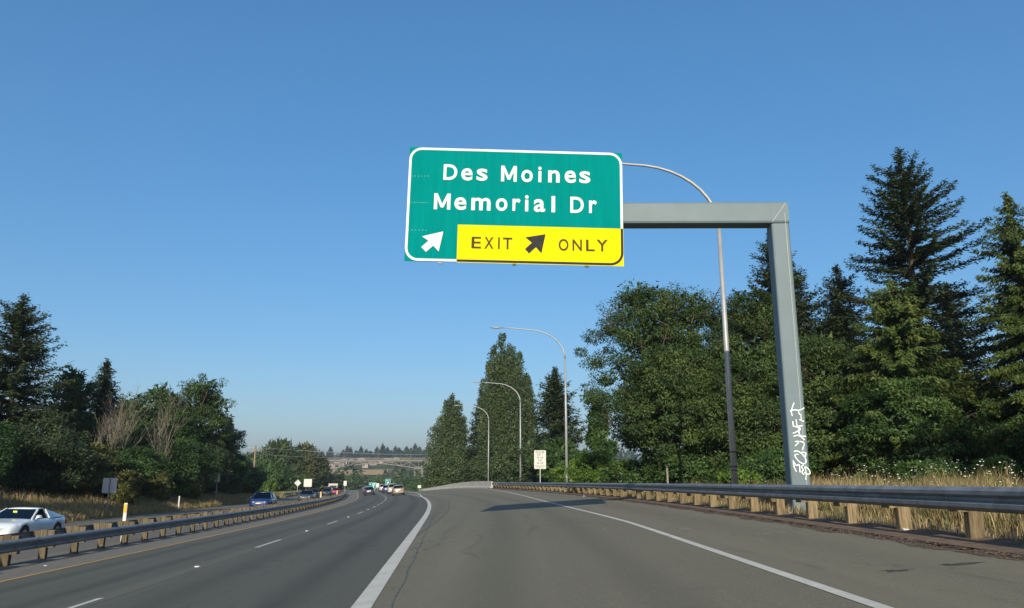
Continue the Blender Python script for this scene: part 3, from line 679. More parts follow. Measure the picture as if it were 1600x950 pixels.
# litter
rnd = random.Random(9)
def crumple(name, label, x, y, s, mat, h=1.0):
    mb = MB(); R = []
    for i in range(5):
        a = i / 4; rr = s * (.55 + .5*math.sin(math.pi*a))
        R.append([(rr*math.cos(t)*rnd.uniform(.5, 1.15), rr*math.sin(t)*rnd.uniform(.5, 1.15), a*s*1.4*h + rnd.uniform(-.1, .1)*s) for t in [k*math.pi/4 for k in range(8)]])
    z = z_road(x, y) if x < XR(y) else gz(x, y)
    o = mb.rings(R).build(name, mat, loc=(x, y, z + .004)); tag(o, label, "litter"); return o
crumple("crumpled_bag", "crumpled brown paper bag at the foot of the median guardrail", XL(18.4) + .75, 18.4, .16, M['paper'])
crumple("litter_scrap", "pale scrap of litter lying under the right guardrail", XR(12.5) + .25, 12.5, .06, M['litter'], .4)
crumple("litter_scrap", "tiny pale scrap near the yellow line by the median guardrail", XL(20.2) + 1.2, 20.2, .05, M['litter'], .3)
crumple("litter_scrap", "small pale scrap on the asphalt by the far right guardrail posts", XR(45) - .7, 45, .09, M['litter'], .3)

# ------------------------------------------------------------------ trees: > trunk, crown (leaf-sized faces)
def leaf_arr(C, D, N, Ln, Wd):
    D = D / np.maximum(np.linalg.norm(D, axis=1, keepdims=True), 1e-6)
    Sd = np.cross(D, N); Sd /= np.maximum(np.linalg.norm(Sd, axis=1, keepdims=True), 1e-6)
    Ln = Ln[:, None]; Wd = Wd[:, None]
    V = np.stack([C + Sd*Wd*.5, C + D*Ln, C - Sd*Wd*.5], 1)
    return V
def fol_mesh(name, Vs, Ts, mat):
    V = np.concatenate(Vs).reshape(-1, 3); n = len(V) // 3
    Q = np.arange(n*3, dtype=np.int32).reshape(n, 3)
    return mesh_np(name, V, Q, mat, np.clip(np.concatenate(Ts), 0, 1))
def rv(g, n): v = g.normal(size=(n, 3)); return v / np.linalg.norm(v, axis=1, keepdims=True)
def tree_root(name, label, x, y, base=None, group=None):
    b = gz(x, y) if base is None else base
    r = empty(name, (x, y, b)); tag(r, label, "tree", group); return r, b
def conifer(label, x, y, ztop, R, seed, mat='fir', leaf=.16, style='fir', dens=1.0, base=None, name="fir_tree", group=None, low=.04, power=.8):
    g = np.random.default_rng(seed); r, b = tree_root(name, label, x, y, base, group); H = ztop - b
    tr = MB(); bend = [(g.normal()*.012*H*(k/6.), g.normal()*.012*H*(k/6.), H*k/6.) for k in range(7)]; bend[0] = (0, 0, -.4); bend[6] = (bend[5][0], bend[5][1], H)
    r0 = H*.017 + .05
    tr.tube(bend, [r0*(1 - .93*k/6.) for k in range(7)], 8)
    def axis_at(z):
        t = max(0, min(5.999, z/H*6)); i = int(t); f = t - i
        return np.array(bend[i])*(1-f) + np.array(bend[i+1])*f
    Vs, Ts = [], []
    z = H*low
    while z < H*.985:
        t = z/H; n = int(g.integers(5, 8)) if t < .9 else 4
        az0 = g.uniform(0, 6.28); lvl = g.uniform(.78, 1.1)
        for k in range(n):
            az = az0 + k*6.283/n + g.normal()*.25; zz = z + g.normal()*.012*H
            Lb = (R*((1-t)**power)*lvl*g.uniform(.5, 1.2) + .10*R*(1-t*.6)) * (1.0 if g.random() > .10 else .4) * min(1, (1-t)*9 + .12)
            Lb *= min(1, .55 + 3.2*t)
            up = (-.32 + .85*t) + g.normal()*.13
            if style == 'cedar': up = -.25 + .6*t + g.normal()*.08
            m = max(4, int(Lb/(leaf*.75)))
            s = np.linspace(.10, 1, m)
            hd = np.array([math.cos(az), math.sin(az)])
            curve = up*s - (.22 if style == 'fir' else .42)*s**2*(1-t*.5) + .20*s**3.5
            P = np.stack([hd[0]*s*Lb, hd[1]*s*Lb, curve*Lb], 1) + axis_at(zz)
            tr.tube([axis_at(zz), P[m//2], P[-1]], [r0*.22*(1-t)+.012, r0*.1*(1-t)+.008, .005], 4, False)
            per = max(3, int(6*dens))
            C = np.repeat(P, per, 0) + g.normal(size=(m*per, 3))*leaf*np.array([.55, .55, .75])
            ss = np.repeat(s, per)
            side = np.array([-hd[1], hd[0], 0])
            sg = g.choice([-1, 1], m*per)[:, None]
            fw = np.array([hd[0], hd[1], up*.5])
            spread = g.uniform(.3, 1.15, (m*per, 1))
            D = fw*g.uniform(.4, 1.0, (m*per, 1)) + side*sg*spread + np.array([0, 0, 1.0])*g.normal(-.18 if style == 'fir' else -.75, .28, (m*per, 1))
            N = np.array([0, 0, 1.0]) + g.normal(size=(m*per, 3))*.55
            if style == 'cedar': N = np.array([hd[0], hd[1], .5]) + g.normal(size=(m*per, 3))*.6
            Ln = leaf*g.uniform(1.3, 3.0, m*per)*(1.25 - .55*ss)*min(1, .5 + Lb/R)
            Wd = leaf*g.uniform(.55, 1.0, m*per)
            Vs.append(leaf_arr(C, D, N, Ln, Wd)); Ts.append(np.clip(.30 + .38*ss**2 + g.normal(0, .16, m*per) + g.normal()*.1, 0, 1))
        z += H*.021*g.uniform(.6, 1.4)*(1.15 - .5*t)
    tp = np.repeat(axis_at(H*.97)[None], 30, 0) + np.stack([g.normal(0, .05, 30), g.normal(0, .05, 30), g.uniform(-.03*H, .03*H, 30)], 1)
    Vs.append(leaf_arr(tp, np.array([0, 0, 1.0]) + g.normal(size=(30, 3))*.4, rv(g, 30), np.full(30, leaf*2), np.full(30, leaf*.7))); Ts.append(np.full(30, .5))
    tr.build("trunk", M['bark'], r); link("crown", fol_mesh("crown", Vs, Ts, M[mat]), r)
    return r
def clump_leaves(g, c, rad, n, leaf, flat, upb, tint, out=None):
    p = rv(g, n) * (g.uniform(.15, 1, (n, 1))**.45) * np.array([rad, rad, rad*flat])
    C = c + p
    D = p/rad + rv(g, n)*.8 + np.array([0, 0, -.25]); N = np.array([0, 0, upb*.8]) + rv(g, n)*.6 + p/rad*.9 + (0 if out is None else out*.7)
    return leaf_arr(C, D, N, leaf*g.uniform(.8, 1.7, n), leaf*g.uniform(.55, 1.0, n)), np.clip(tint + g.normal(0, .13, n), 0, 1)
def broadleaf(label, x, y, ztop, R, seed, mat='maple', leaf=.2, nc=110, per=150, zlo=.18, flat=.6, shape='oval', base=None, name="broadleaf_tree", group=None, crad=.22, upb=.8, cat=None, barkm='bark'):
    g = np.random.default_rng(seed); r, b = tree_root(name, label, x, y, base, group); H = ztop - b
    if cat: r["category"] = cat
    tr = MB(); r0 = (.012*H + .04) * (1 if shape != 'shrub' else .35)
    lean = g.normal(size=2)*.03*H
    def ax(t): return np.array([lean[0]*t*t, lean[1]*t*t, H*t])
    trunk_top = .88 if shape != 'shrub' else .3
    tr.tube([(0, 0, -.4)] + [tuple(ax(t) + np.array([g.normal()*.02*R, g.normal()*.02*R, 0])) for t in np.linspace(.12, trunk_top, 6)], [r0*1.25] + [r0*(1 - .85*k/5.) for k in range(6)], 7)
    # limbs
    nodes = []
    nl = 11 if shape != 'shrub' else 7
    for k in range(nl):
        t0 = g.uniform(zlo*.8, .72); az = k*2.4 + g.normal()*.4
        reach = R*g.uniform(.55, .92)*(1 if shape != 'column' else .55); rise = H*g.uniform(.08, .22)*(1 if shape != 'column' else 1.6)
        a = ax(t0); e = a + np.array([math.cos(az)*reach, math.sin(az)*reach, min(rise, H*.97 - a[2])]); mid = (a + e)/2 + np.array([0, 0, -.06*reach]) + g.normal(size=3)*.05*R
        tr.tube([tuple(a), tuple(mid), tuple(e)], [r0*.5, r0*.32, r0*.12], 5, False)
        for f in (.35, .6, .8, 1.0): nodes.append(a*(1-f)**2 + 2*mid*f*(1-f) + e*f*f)
    for t in (.5, .65, .8, .88): nodes.append(ax(min(t, trunk_top)))
    nodes = np.array(nodes)
    # bulges give the crown an uneven outline
    bu = rv(g, 9); bh = g.uniform(-.28, .30, 9)
    Vs, Ts = [], []
    for k in range(nc):
        dv = rv(g, 1)[0]
        if shape == 'column':
            t = g.uniform(zlo, .985); prof = (math.sin(math.pi*min(1, (t - zlo*.6)/(1 - zlo*.6))**.75))**.55
            az = g.uniform(0, 6.283); rr = R*prof*g.uniform(.45, .95)*(1 + .18*math.sin(az*3 + seed + t*7)); c = np.array([math.cos(az)*rr, math.sin(az)*rr, 0]) + ax(t)
            rad = R*crad*g.uniform(.7, 1.25); fl = 2.0
        else:
            q = 1 + float(np.sum(bh*np.maximum(0, (bu@dv) - .45)*2))
            rad_f = g.uniform(.45, 1.0)**.6*q
            zc = H*(zlo + (1 - zlo)*.5); zr = H*(1 - zlo)*.5
            c = np.array([dv[0]*R*rad_f*(1 - crad*.6), dv[1]*R*rad_f*(1 - crad*.6), dv[2]*zr*min(1.0, rad_f)*(1 - crad*.35)]) + np.array([lean[0]*.6, lean[1]*.6, zc])
            if shape == 'shrub': c[2] = abs(c[2] - .05*H)
            rad = R*crad*g.uniform(.65, 1.35); fl = flat
            c[2] = min(c[2], H - rad*fl*.8)
        if shape == 'oval' and k % 4 == 0:      # larger leaves added deep inside the crown as a core against see-through gaps
            ci = np.array([lean[0]*.6, lean[1]*.6, c[2]]) + (c - np.array([lean[0]*.6, lean[1]*.6, c[2]]))*.45
            v, t_ = clump_leaves(g, ci, rad*1.5, 70, leaf*2.4, max(.8, fl), upb, float(np.clip(g.normal(.42, .15), 0, 1))); Vs.append(v); Ts.append(t_)
        i = int(np.argmin(np.linalg.norm(nodes - c, axis=1)))
        if shape != 'column' or k % 3 == 0:
            tr.tube([tuple(nodes[i]), tuple((nodes[i] + c)/2 + g.normal(size=3)*.03*R), tuple(c)], [r0*.14, r0*.09, r0*.03], 3, False)
        n = int(per*g.uniform(.6, 1.3))
        ov = c - np.array([0, 0, H*.5]); ov = ov/max(1e-6, np.linalg.norm(ov)); v, t_ = clump_leaves(g, c, rad, n, leaf, fl, upb, float(np.clip(g.normal(.48, .2), 0, 1)), ov); Vs.append(v); Ts.append(t_)
    tr.build("trunk", M[barkm], r); link("crown", fol_mesh("crown", Vs, Ts, M[mat]), r)
    return r
def dead_tree(label, x, y, ztop, R, seed, name="dead_tree", stems=4, leafy=0):
    g = random.Random(seed); r, b = tree_root(name, label, x, y); H = ztop - b
    stem_mb = MB(); tw = MB()
    def grow(p, dr, ln, rad, depth, mb):
        pts = [p]; q = p.copy(); dd_ = dr.copy()
        for k in range(4):
            dd_ = (dd_ + Vector((g.gauss(0, .13), g.gauss(0, .13), .05))).normalized(); q = q + dd_*ln/4; pts.append(q.copy())
        mb.tube(pts, [rad*(1 - .15*k) for k in range(5)], 5 if depth == 0 else 4, False)
        if depth < 3:
            for k in range(5 if depth < 2 else 4):
                t = g.uniform(.3, 1); i = min(3, int(t*4)); a = pts[i].lerp(pts[i+1], t*4 - i)
                nd = (dd_ + Vector((g.gauss(0, .42), g.gauss(0, .42), g.uniform(.1, .6)))).normalized()
                grow(a, nd, ln*g.uniform(.38, .58), rad*.48, depth + 1, tw)
    for k in range(stems):
        az = g.uniform(0, 6.28)
        grow(Vector((g.gauss(0, .3)*R, g.gauss(0, .3)*R, -.3)), Vector((math.cos(az)*.09, math.sin(az)*.09, 1)).normalized(), H*g.uniform(.62, .85), .018*H*.35 + .015, 0, stem_mb)
    stem_mb.build("trunk", M['deadwood'], r); tw.build("branches", M['deadwood'], r)
    return r

# --- right of the ramp
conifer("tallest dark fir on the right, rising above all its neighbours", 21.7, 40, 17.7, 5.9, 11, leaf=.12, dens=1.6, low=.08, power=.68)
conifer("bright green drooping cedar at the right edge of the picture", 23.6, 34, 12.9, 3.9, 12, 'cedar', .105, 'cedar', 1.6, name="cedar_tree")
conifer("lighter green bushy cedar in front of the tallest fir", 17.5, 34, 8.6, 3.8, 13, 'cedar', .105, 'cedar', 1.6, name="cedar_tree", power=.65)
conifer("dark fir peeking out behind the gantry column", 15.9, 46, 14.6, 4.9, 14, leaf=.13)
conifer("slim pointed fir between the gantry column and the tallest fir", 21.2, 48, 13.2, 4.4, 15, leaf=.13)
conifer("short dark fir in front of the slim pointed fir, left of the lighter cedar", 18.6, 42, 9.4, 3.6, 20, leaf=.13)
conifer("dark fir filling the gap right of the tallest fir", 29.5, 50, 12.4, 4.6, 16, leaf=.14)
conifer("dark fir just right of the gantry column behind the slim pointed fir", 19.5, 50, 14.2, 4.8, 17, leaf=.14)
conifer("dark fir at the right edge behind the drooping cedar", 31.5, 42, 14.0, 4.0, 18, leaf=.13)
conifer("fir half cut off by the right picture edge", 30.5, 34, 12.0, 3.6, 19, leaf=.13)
LO = dict(mat='locust', leaf=.105, flat=.62, upb=1.0, name="locust_tree", crad=.19)
broadleaf("leftmost tall locust with open branches above the guardrail", 7.9, 45, 11.3, 3.6, 21, nc=163, per=273, zlo=.16, **LO)
broadleaf("tall locust directly behind the near lamp post", 11.7, 47, 12.0, 3.9, 22, nc=207, per=273, zlo=.12, **LO)
broadleaf("tall locust left of the gantry column", 14.6, 45, 11.0, 3.3, 23, nc=189, per=273, zlo=.12, **LO)
broadleaf("lower spreading locust in front of the tall ones, left of the near lamp post", 8.7, 41, 7.0, 3.7, 24, nc=207, per=244, zlo=.05, **LO)
broadleaf("lower spreading locust between the near lamp post and the gantry column", 12.2, 38, 6.0, 3.4, 25, nc=207, per=244, zlo=.05, **LO)
broadleaf("rounded locust just right of the gantry column", 15.8, 38, 6.4, 3.2, 26, nc=207, per=244, zlo=.04, **LO)
MA = dict(mat='maple', leaf=.11, flat=.6, name="maple_tree")
broadleaf("dark maple under the slim pointed fir right of the gantry column", 16.8, 33, 4.0, 2.6, 27, nc=100, per=300, zlo=.03, **MA)
broadleaf("dark maple under the lighter cedar", 19.6, 36, 3.0, 3.0, 28, nc=110, per=300, zlo=.03, **MA)
broadleaf("dark maple between the lighter cedar and the drooping cedar", 22.5, 37, 4.2, 3.0, 29, nc=110, per=300, zlo=.03, **MA)
broadleaf("dark maple low at the right picture edge", 23.0, 30, 2.6, 2.4, 30, nc=100, per=300, zlo=.03, **MA)
SH = dict(shape='shrub', name="shrub", cat="shrub", zlo=.02, crad=.26)
broadleaf("bright green bush left of the tall locusts above the guardrail", 5.7, 53, 1.5, 1.6, 31, 'bright', .10, 80, 200, **SH)
broadleaf("tall bright green shrub beside the second lamp post", 5.9, 57, 1.9, 1.2, 32, 'bright', .13, 50, 130, **SH)
broadleaf("dark green bush at the foot of the leftmost locust", 7.3, 44, 1.0, 2.0, 33, 'maple', .14, 80, 130, **SH)
broadleaf("dark green bush behind the pale stake", 9.2, 40, 1.2, 2.2, 34, 'maple', .14, 90, 130, **SH)
broadleaf("bush with yellowish leaves beside the near lamp post base", 9.0, 31, .1, 1.1, 35, 'bright', .10, 45, 110, **SH)
broadleaf("dark bush at the foot of the gantry column", 11.2, 33, .9, 1.9, 36, 'maple', .13, 80, 130, **SH)
broadleaf("green bush in the long grass under the lighter cedar", 14.2, 26, .35, 1.1, 37, 'maple', .10, 50, 120, **SH)
broadleaf("small feathery green bush in the white wild flowers", 15.6, 25, .45, .8, 38, 'bright', .09, 36, 120, **SH)
broadleaf("yellowish bush at the right picture edge above the guardrail", 18.8, 24, .55, 1.3, 39, 'olive', .10, 60, 120, **SH)
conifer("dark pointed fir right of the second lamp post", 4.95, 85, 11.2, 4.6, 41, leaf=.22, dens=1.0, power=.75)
broadleaf("slim young tree between the pointed fir and the locusts", 8.4, 75, 6.4, 1.6, 42, 'maple', .26, 60, 110, .1, shape='column', name="young_tree")
def poplar(label, x, y, ztop, R, seed, leaf, spires=15):
    g = np.random.default_rng(seed); r, b = tree_root("poplar_tree", label, x, y); H = ztop - b; tr = MB(); Vs, Ts = [], []
    tr.tube([(0, 0, -.5), (0, 0, H*.5), (0, 0, H*.93)], [.012*H + .1, .008*H + .05, .03], 8)
    for k in range(spires):
        q = 0 if k == 0 else math.sqrt(k/(spires - 1.)); az = k*2.4 + g.normal()*.3; ro = R*.82*q*g.uniform(.72, 1.15)
        zt = H*(1 - .10*q**2 - (0.0 if k == 0 else g.uniform(.0, .24))); fat = g.uniform(.75, 1.3); z0 = H*(.02 + .06*g.random())
        tr.tube([(0, 0, z0), (math.cos(az)*ro*.8, math.sin(az)*ro*.8, z0 + (zt - z0)*.35), (math.cos(az)*ro, math.sin(az)*ro, zt*.97)], [.12, .08, .02], 4, False)
        z = z0 + .02*H
        while z < zt:
            u = (z - z0)/(zt - z0); rr = ro*min(1, .45 + 1.3*u)*(1 - .12*u); rad = R*fat*g.uniform(.20, .34)*min(1, (1 - u)*4.5 + .28)
            c = np.array([math.cos(az)*rr + g.normal()*.08*R, math.sin(az)*rr + g.normal()*.08*R, z])
            v, t_ = clump_leaves(g, c, rad, int(150*(.4 + rad/R*2.4)), leaf, 1.7, .1, float(np.clip(g.normal(.5, .2), 0, 1))); Vs.append(v); Ts.append(t_)
            z += rad*.95
    tr.build("trunk", M['bark'], r); link("crown", fol_mesh("crown", Vs, Ts, M['poplar']), r)
poplar("tallest columnar poplar behind the lamp arms", -1.9, 138, 24.6, 4.5, 51, .27, 22)
poplar("poplar with a separate lower top right of the tallest poplar", 1.6, 144, 22.0, 3.9, 52, .27, 17)
poplar("shorter columnar poplar nearest the distant bridge", -12.6, 158, 15.2, 4.3, 53, .30, 18)
conifer("dark fir between the two poplars", -6.3, 146, 15.4, 4.3, 54, leaf=.32, dens=.9)
MF = dict(mat='poplar', leaf=.27, flat=.8, name="maple_tree", zlo=.02)
broadleaf("broad tree under the tallest poplar behind the far lamp posts", -3.4, 137, 5.6, 5.2, 55, nc=120, per=110, **MF)
broadleaf("broad tree behind the don't drink and drive sign", 3.4, 106, 3.6, 4.0, 56, nc=120, per=110, **MF)
broadleaf("broad tree behind the concrete barrier under the shorter poplar", -9.0, 150, 4.6, 5.2, 57, nc=130, per=110, **MF)
broadleaf("low tree at the far left end of the concrete barrier", -14.8, 163, 2.2, 4.2, 58, nc=100, per=110, **MF)
broadleaf("green tree between the don't drink and drive sign and the second lamp post", 5.2, 80, 2.8, 3.0, 59, 'maple', .26, 100, 120, .02, name="maple_tree")
broadleaf("low green bush behind the second lamp post", 5.3, 68, 1.0, 1.8, 60, 'bright', .2, 60, 100, **SH)
# --- left bank
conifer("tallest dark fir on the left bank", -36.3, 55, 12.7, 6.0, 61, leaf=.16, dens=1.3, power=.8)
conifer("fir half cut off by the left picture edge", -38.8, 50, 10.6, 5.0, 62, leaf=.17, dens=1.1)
broadleaf("dark round tree between the tallest left fir and the small fir", -36.6, 62, 8.6, 2.3, 63, 'maple', .16, 120, 150, .1, name="maple_tree")
conifer("small pointed fir left of the dead branches", -36.1, 67, 9.5, 3.2, 64, leaf=.17)
dead_tree("bare dead tree with pale branches right of the small fir", -33.2, 63, 6.2, 1.3, 165, stems=4)
dead_tree("bare dead tree with upright pale branches further right", -31.6, 68, 6.6, 1.2, 166, stems=3)
dead_tree("low bare dead tree leaning out of the left shrubs", -31.6, 60, 4.4, 1.0, 167, stems=3)
broadleaf("flat-topped locust behind the dead trees", -38.0, 81, 9.4, 3.7, 68, 'locust', .17, 90, 200, .2, .55, name="locust_tree", upb=1.2)
broadleaf("high irregular locust at the right end of the left bank trees", -35.2, 86, 11.0, 3.6, 69, 'locust', .17, 110, 190, .14, .6, name="locust_tree", upb=1.2)
broadleaf("lower locust crown right below the high irregular locust", -36.4, 95, 7.4, 3.6, 70, 'locust', .19, 100, 180, .05, .65, name="locust_tree", upb=1.2)
broadleaf("full dark green tree behind the bare dead trees", -37.6, 76, 7.4, 3.2, 72, 'maple', .17, 120, 150, .06, name="maple_tree")
broadleaf("full dark green tree between the dead trees and the high irregular locust", -35.0, 80, 7.0, 3.2, 73, 'maple', .17, 120, 150, .06, name="maple_tree")
conifer("tiny fir at the right end of the left bank trees", -41.2, 111, 7.2, 1.8, 71, leaf=.3)
LS_ = dict(shape='shrub', cat="shrub", name="shrub", zlo=.02, crad=.22)
for i, (lb, x, y, zt, R_, mt) in enumerate((
    ("dark shrub below the fir at the left picture edge", -32.5, 46, 3.6, 3.2, 'maple'),
    ("yellow-green shrub at the left picture edge above the white coupe", -29.4, 40, .6, 1.9, 'olive'),
    ("dark shrub below the tallest left fir", -31.5, 52, 3.8, 3.0, 'fir'),
    ("olive shrub left of the dead trees", -30.9, 55, 3.0, 2.6, 'olive'),
    ("dark green shrub behind the sign seen from behind", -30.2, 57, 1.6, 2.4, 'maple'),
    ("small olive shrub on the grass right of the sign seen from behind", -27.9, 56, .1, 1.1, 'olive'),
    ("green shrub below the dead trees", -31.0, 64, 3.0, 2.8, 'maple'),
    ("bright green shrub right of the dead trees", -31.5, 71, 3.2, 2.8, 'maple'),
    ("small green shrub at the top of the dry grass", -29.0, 64, .0, 1.2, 'olive'),
    ("dark green shrub below the flat-topped locust", -32.3, 77, 3.2, 3.0, 'maple'),
    ("low brownish conifer shrub right of the plain white delineator", -30.6, 73, .4, 1.9, 'olive'),
    ("dark shrub below the high irregular locust", -33.0, 84, 3.6, 3.0, 'fir'),
    ("dark shrub at the right end of the left bank", -34.6, 94, 2.4, 3.0, 'maple'),
    ("far dark shrub past the end of the left bank", -37.0, 106, 1.0, 2.8, 'maple'))):
    broadleaf(lb, x, y, zt, R_, 80 + i, mt, .10 + y*.0010, 130, 140, **LS_)
# --- beyond the left bank, along the opposing road
FD = dict(name="roadside_tree", zlo=.03, flat=.8, crad=.24)
broadleaf("left one of the two tall round trees beyond the utility pole", -68.5, 228, 8.8, 7.2, 101, 'poplar', .62, 150, 95, **FD)
broadleaf("right one of the two tall round trees beyond the utility pole", -63.5, 236, 8.0, 6.6, 102, 'olive', .62, 140, 95, **FD)
broadleaf("tree right of the two tall round trees, behind the pale board", -62.5, 240, 3.4, 5.0, 103, 'poplar', .6, 110, 90, **FD)
conifer("dark fir left of the bridge, behind the pale square board", -59.6, 240, 3.6, 4.4, 104, leaf=.6, dens=.8, power=.6)
broadleaf("green tree just right of the utility pole", -56.5, 180, 1.4, 4.8, 105, 'maple', .5, 110, 90, **FD)
broadleaf("green tree behind the diamond sign", -65.0, 228, .4, 4.6, 106, 'maple', .45, 100, 90, **FD)
broadleaf("green tree left of the utility pole", -64.0, 176, 1.0, 4.8, 107, 'poplar', .5, 100, 90, **FD)
broadleaf("tree far left beyond the utility pole", -82.0, 240, 5.2, 6.2, 108, 'poplar', .62, 120, 90, **FD)
broadleaf("pale bare-looking bush left of the utility pole", -50.0, 146, -.8, 2.2, 109, 'olive', .3, 60, 70, **SH)
broadleaf("bright green bush at the foot of the utility pole", -49.0, 155, -1.4, 2.4, 110, 'bright', .3, 70, 90, **SH)
broadleaf("dark green bush right of the diamond sign", -69.0, 222, -.6, 4.0, 111, 'maple', .35, 80, 90, **SH)
broadleaf("dark bush behind the row of oncoming cars", -58.5, 246, -.8, 5.5, 112, 'fir', .5, 100, 90, **SH)
broadleaf("bright green bush beyond the gore right of the gold sedan", -19.5, 185, -2.6, 2.6, 113, 'bright', .4, 60, 80, **SH)

# trees beside and behind the eye that shade the banks
conifer("tall fir on the left bank beside the viewpoint, outside the picture", -27.9, 31, 13.0, 3.6, 130, leaf=.26, dens=.8, name="bank_fir")
conifer("second fir on the left bank beside the viewpoint, outside the picture", -34.5, 21, 15.0, 4.4, 131, leaf=.26, dens=.8, name="bank_fir")
conifer("fir on the left bank behind the viewpoint, outside the picture", -31.0, 4, 11.5, 4.2, 132, leaf=.28, dens=.8, name="bank_fir")
broadleaf("round tree on the right beside the viewpoint, outside the picture", 19.2, 15, 9.6, 4.6, 133, "maple", .3, 120, 90, .1, name="bank_tree")
broadleaf("second round tree on the right beside the viewpoint, outside the picture", 26.2, 19, 10.5, 4.6, 134, "maple", .3, 120, 90, .1, name="bank_tree")
conifer("fir on the right behind the viewpoint, outside the picture", 17.8, 5, 9.5, 3.4, 135, leaf=.28, dens=.8, name="bank_fir")

# ------------------------------------------------------------------ grass, wild flowers, distant woods (nobody could count them)
def grass(name, label, pts_fn, n, seed, h0, h1, wd, mat='straw', green=.12, spread=.32):
    g = np.random.default_rng(seed); P, hs = [], []
    while len(P) < n:
        x, y, keep = pts_fn(g)
        if keep: P.append((x, y, gz(x, y))); hs.append(.42 + .30*math.sin(x*1.3 + seed)*math.sin(y*.9) + .28*math.sin(x*3.1 - y*2.3 + seed))
    P = np.array(P); hs = np.array(hs); h = g.uniform(h0, h1, n)*(.45 + .75*hs); az = g.uniform(0, 6.283, n)
    lean = g.normal(0, spread, (n, 2))*h[:, None]
    sx, sy = np.cos(az)*wd*.5, np.sin(az)*wd*.5
    k = g.uniform(.6, 1.3, n)
    A = P + np.stack([sx*k, sy*k, np.full(n, -.03)], 1); B = P - np.stack([sx*k, sy*k, np.full(n, .03)], 1)
    Mi = P + np.stack([lean[:, 0]*.35, lean[:, 1]*.35, h*.62], 1); T = P + np.stack([lean[:, 0], lean[:, 1], h*.97], 1)
    V = np.stack([A, B, Mi - np.stack([sx, sy, 0*sx], 1)*.7*k[:, None], T, Mi + np.stack([sx, sy, 0*sx], 1)*.7*k[:, None]], 1)
    Q = (np.array([[0, 1, 2], [0, 2, 4], [4, 2, 3]])[None] + 5*np.arange(n)[:, None, None]).reshape(-1, 3)
    tint = np.where(g.random(n) < green, 1.0, g.uniform(0, .85, n))
    o = link(name, mesh_np(name, V, Q, M[mat], np.repeat(tint, 3))); tag(o, label, "grass", kind='stuff'); return o
def right_strip(g):
    y = g.uniform(4, 70)**1.0; e = 1.05 + g.exponential(2.6)
    if g.random() < .35: y = g.uniform(4, 26)
    x = XR(y) + e
    return x, y, e < 13 and not (abs(x - GX) < .6 and abs(y - GY) < .6)
grass("dry_grass", "tall dry straw-coloured grass behind the right guardrail", right_strip, 52000, 3, .20, .70, .014, green=.26)
def right_low(g):
    y = g.uniform(3, 90); e = .35 + abs(g.normal())*.7
    return XR(y) + e, y, e < 2.2
grass("dry_grass", "short dry grass and weeds around the right guardrail posts", right_low, 16000, 4, .08, .32, .014, green=.2)
def left_bank(g):
    y = g.uniform(22, 112); e = .15 + abs(g.normal())*4.2
    return XL(y) - 9.3 - e, y, e < 13
grass("dry_grass", "dry tan grass covering the left bank beyond the opposing road", left_bank, 60000, 5, .22, .62, .03, green=.14)
def far_left(g):
    y = g.uniform(112, 230); e = .2 + abs(g.normal())*4
    return XL(y) - 9.4 - e, y, e < 12
grass("dry_grass", "thin dry grass along the far edge of the opposing road", far_left, 9000, 6, .2, .6, .12, green=.4)
def tuft(g):
    a = g.normal(size=2)*.30; return 8.35 + a[0], 20.8 + a[1], True
grass("grass_tuft", "tall tuft of straw-coloured grass right of the gantry column", tuft, 700, 7, .7, 1.15, .014, green=.05, spread=.13)
# white wild flowers above the grass
g = np.random.default_rng(44); Vs, st = [], MB()
Vf, Ff = [], []
for k in range(430):
    y = g.uniform(15, 34) if k < 340 else g.uniform(28, 60)
    x = XR(y) + (g.uniform(3.2, 11) if k < 340 else g.uniform(2, 5))
    if x / y < .40 and k < 340: continue
    z = gz(x, y) + g.uniform(.35, .8); r_ = g.uniform(.016, .04); c = len(Vf)
    nn = rv(g, 1)[0]*.5 + np.array([0, 0, 1.0])
    for q in range(6):
        t = q*1.0472; Vf.append((x + math.cos(t)*r_, y + math.sin(t)*r_, z + (nn[0]*math.cos(t) + nn[1]*math.sin(t))*r_*.6 + (.012 if q % 2 else 0)))
    Ff.append(tuple(range(c, c + 6)))
    st.tube([(x + g.normal()*.05, y, gz(x, y)), (x, y, z - .002)], [.006, .003], 3, False)
me = bpy.data.meshes.new("wild_flowers"); me.from_pydata(Vf + st.v, [], Ff + [tuple(i + len(Vf) for i in f) for f in st.f]); me.materials.append(M['petal']); me.materials.append(M['maple']); me.update()
me.polygons.foreach_set("material_index", [0]*len(Ff) + [1]*len(st.f))
tag(link("wild_flowers", me), "scattered white wild flower heads in the grass right of the gantry column", "flowers", kind='stuff')
# gravel and leaf litter at the rail foot
def gravel(name, label, fn, n, seed, s0, s1, mat):
    g = np.random.default_rng(seed); P = np.array([fn(g) for _ in range(n)]); s = g.uniform(s0, s1, n)
    base = np.array([(-1, -1, 0), (1, -1, 0), (1, 1, 0), (-1, 1, 0), (0, 0, .9)], dtype=float)
    a = g.uniform(0, 6.28, n); ca, sa = np.cos(a), np.sin(a)
    B = base[None]*np.stack([g.uniform(.6, 1.3, n), g.uniform(.5, 1, n), g.uniform(.4, 1, n)], 1)[:, None, :]*s[:, None, None]
    V = np.stack([B[..., 0]*ca[:, None] - B[..., 1]*sa[:, None], B[..., 0]*sa[:, None] + B[..., 1]*ca[:, None], B[..., 2]], 2) + P[:, None, :]
    T = np.concatenate([np.array([[0, 1, 4], [1, 2, 4], [2, 3, 4], [3, 0, 4]]) + 5*i for i in range(n)])
    o = link(name, mesh_np(name, V, T, mat)); tag(o, label, "gravel", kind='stuff')
